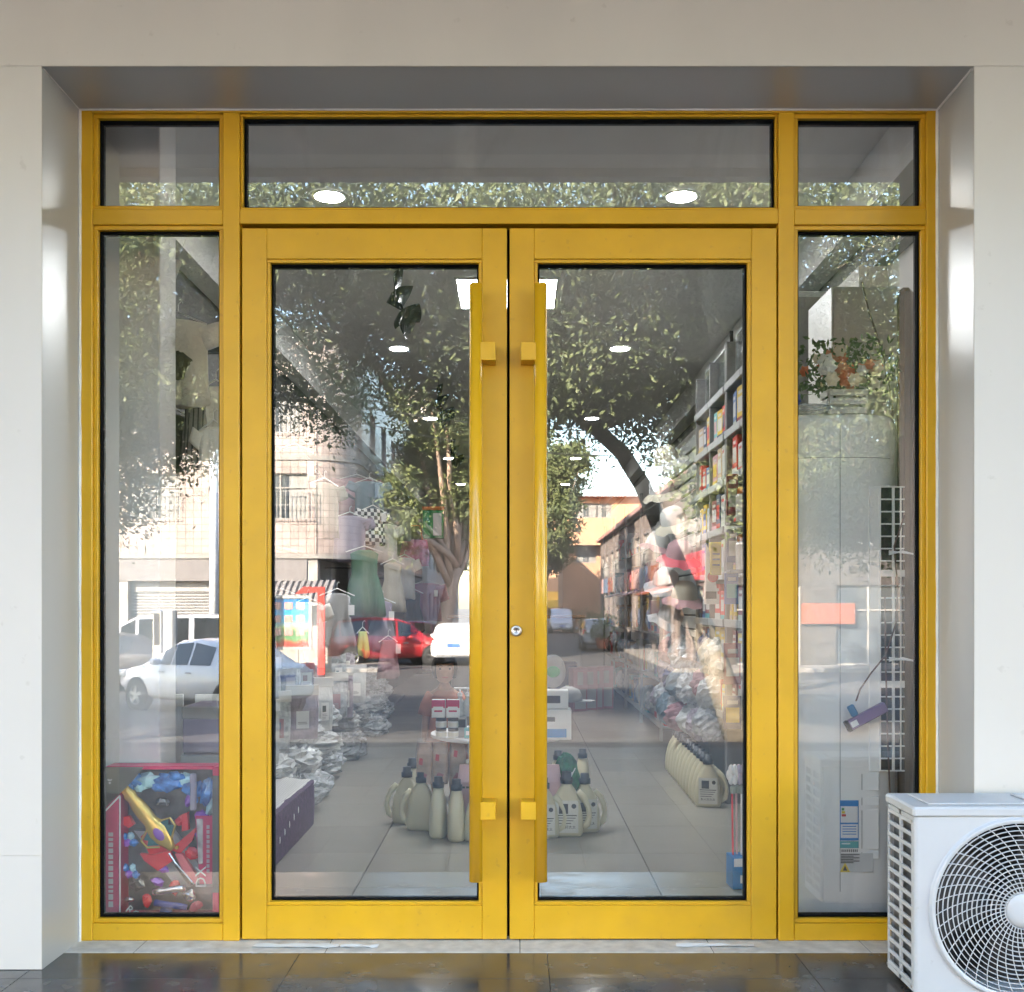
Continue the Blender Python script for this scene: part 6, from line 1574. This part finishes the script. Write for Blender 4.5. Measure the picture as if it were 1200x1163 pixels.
# further along: wire and glass cabinets with folded packs
gray_post = mat('rack_post', (.30,.31,.31), .4, metal=.4)
for c_ in range(4):
    ya = 5.3+1.45*c_
    o = thing('wall_rack', 'grey wall rack of folded packs on the right, %s from the slat wall' % nth[c_], 'rack', (0,0,0))
    for y in (ya, ya+1.4): 
        for x in (1.20,1.55): MB().rbox(x-.012,x+.012,y-.012,y+.012,0,2.2,.002).build('post', gray_post, o)
    for z in (.12,.50,.88,1.26,1.64,2.0): MB().rbox(1.188,1.562,ya,ya+1.4,z-.015,z,.002).build('shelf', gray_post, o)
    for zi, z in enumerate((.1205,.5005,.8805,1.2605,1.6405)):
        for k in range(6):
            r = random.Random(c_*100+zi*10+k); y = ya+.14+.225*k; nme = ('bottom','second','third','fourth','top')[zi]
            if r.random() < .45:
                crumple('folded_pack', 'wrapped folded pack on rack %s, %s shelf, place %s' % (nth[c_],nme,nth[k]), 'pack', (1.30+r.uniform(-.02,.02),y,z+.115), (.10,.095,.11), [film2,MATS['pack_white'],cl_white,cl_grey][r.randrange(4)], c_*100+zi*10+k, 'packs on the right racks', 18, 12, .1)
            else:
                ci, ci2 = r.choice((0,0,6,8,9,7,1,4)), r.choice((1,2,6,0,3))
                carton('%s packet with %s print on rack %s, %s shelf, place %s' % (PN[ci],PN[ci2],nth[c_],nme,nth[k]), 'box', (1.33,y,z), .19, .2, r.uniform(.16,.29), PAL[ci], R(-90), ((.1,.9,.1,.4,PAL[ci2]),(.2,.8,.6,.8,PAL[0])), 'packs on the right racks', 'packet')
# pink boxes standing on the floor down the aisle
for k in range(4):
    carton('tall pale pink box on the aisle floor, %s from the right rack' % nth[k], 'box', (.98-.10*k-.02*(k % 2), 8.2-.1*k, .001), .16,.14,.46, PAL[6], R(6*k), ((.1,.9,.05,.5,PAL[0]),(.3,.7,.6,.9,PAL[0])), 'pink boxes down the aisle', 'tall_box')
carton('navy box with white dots farther down the aisle', 'box', (.55,9.3,.001), .34,.3,.45, PAL[4], 0, ((.2,.4,.5,.7,PAL[0]),(.6,.8,.2,.4,PAL[0])), None, 'tall_box')
carton('large kraft carton at the end of the aisle', 'box', (.18,9.6,.001), .5,.4,.42, PAL[8], 0, ((.1,.9,.1,.4,PAL[0]),), None, 'tall_box')
# counter at the very back
cn = thing('service_counter', 'pale counter with clutter at the back of the shop', 'counter', (0,11.6,0)); MB().rbox(-.9,.9,-.3,.3,0,.95,.01).build('body', wall_white, cn); MB().rbox(-.95,.95,-.33,.33,.951,.99,.006).build('worktop', PAL[8], cn)
# blue box with brush wands in the right corner of the right door
bb = carton('small blue box with white print on the floor by the right door stile', 'box', (W(868,0,4.32).x,.70,.001), .10,.10,.125, blue_p, R(4), ((.05,.95,.72,.98,white_p),(.3,.7,.2,.45,white_p)), None, 'toy_carton')
for k in range(5):
    o = thing('bubble_wand', 'pastel flower topped bubble wand in the blue box, %s of five' % nth[k], 'toy', (W(868,0,4.32).x-.035+.017*k, .70+.01*(k % 2), .127), 0, 'bubble wands in the blue box')
    MB().cyl((0,0,0),(-.004+.002*k,0,.25),.004,n=8).build('stem', [redt,pinkf,white_plastic,redt,pinkf][k], o)
    MB().lathe([(.010,.245),(.012,.25),(.012,.27),(.006,.275)],10).build('collar', PAL[9], o)
    mb = MB(); 
    for q in range(6):
        a = q*math.pi/3; mb.ball((.016*math.cos(a),.0,.32+.022*math.sin(a)),.012,.010,.022,8,6)
    mb.build('flower_head', [white_plastic,pinkf,vio if False else MATS['toy_lilac_clear'],pinkf,white_plastic][k], o, smooth=True)
# sign card (white and red) among the shelves
o = thing('hanging_sign', 'white wedge shaped hanging tag with red disc among the right shelves', 'sign', W(831,672,5.9)); MB().prism([(-.03,-.17),(.055,-.17),(.02,.06),(-.015,.16)],'y',-.003,.003).build('card', white_p, o); MB().cyl((.02,-.0042,-.02),(.02,-.0032,-.02),.03,n=16).build('disc', red_p, o); MB().box(-.02,.04,-.0042,-.0032,-.14,-.10).build('print_line', dark_p, o)
o = thing('hanging_box', 'yellow box hanging among the right shelves', 'box', W(838,655,5.9)); MB().rbox(-.03,.03,-.03,.03,-.09,.09,.003).build('body', PAL[3], o); 
for q in range(3): MB().box(-.02,.02,-.0312,-.0302,.02-.03*q,.03-.03*q).build('print_line', dark_p, o)

# ---------------- dark twisted decorations hanging from the ceiling
foil = mat('dark_foil', (.012,.022,.018), .22, var=.4, scale=8, coat=.3)
def twist(label, px, py, d, sc):
    p = W(px, py, d); o = thing('hanging_decoration', label, 'decoration', (p.x,p.y,H0-.002), 0, 'dark twisted foil decorations')
    top = H0-p.z
    MB().cyl((0,0,0),(0,0,-top-.02),.002,n=5).build('string', black_metal, o)
    for k, (dx, dz, ro, wd, hh) in enumerate(((-.01,.0,.2,.03,.12),(.02,-.10,.6,.075,.13),(-.03,-.14,1.9,.06,.08),(.05,-.24,-.5,.09,.10),(.055,-.31,.4,.06,.10))):
        g = []
        for j in range(9):
            t = j/8; a = ro+1.1*t
            g.append([(dx*sc+sc*wd*math.cos(a)*q+sc*.02*(q*q), sc*wd*math.sin(a)*q+sc*.05*(q*q), -top+dz*sc-sc*hh*t+sc*.035*q) for q in (-1,-.6,-.2,.2,.6,1)])
        m = MB().loft(g, False, False); m.loft([[(x+.002,y+.002,z) for x, y, z in row] for row in g], False, False); m.build('foil_strip', foil, o, smooth=True)
twist('dark twisted foil hanging near the top of the left door', 464, 318, 5.6, .8)
twist('second dark foil twist further into the shop', 514, 452, 9.0, .85)
twist('third and farthest dark foil twist', 530, 515, 12.2, .8)
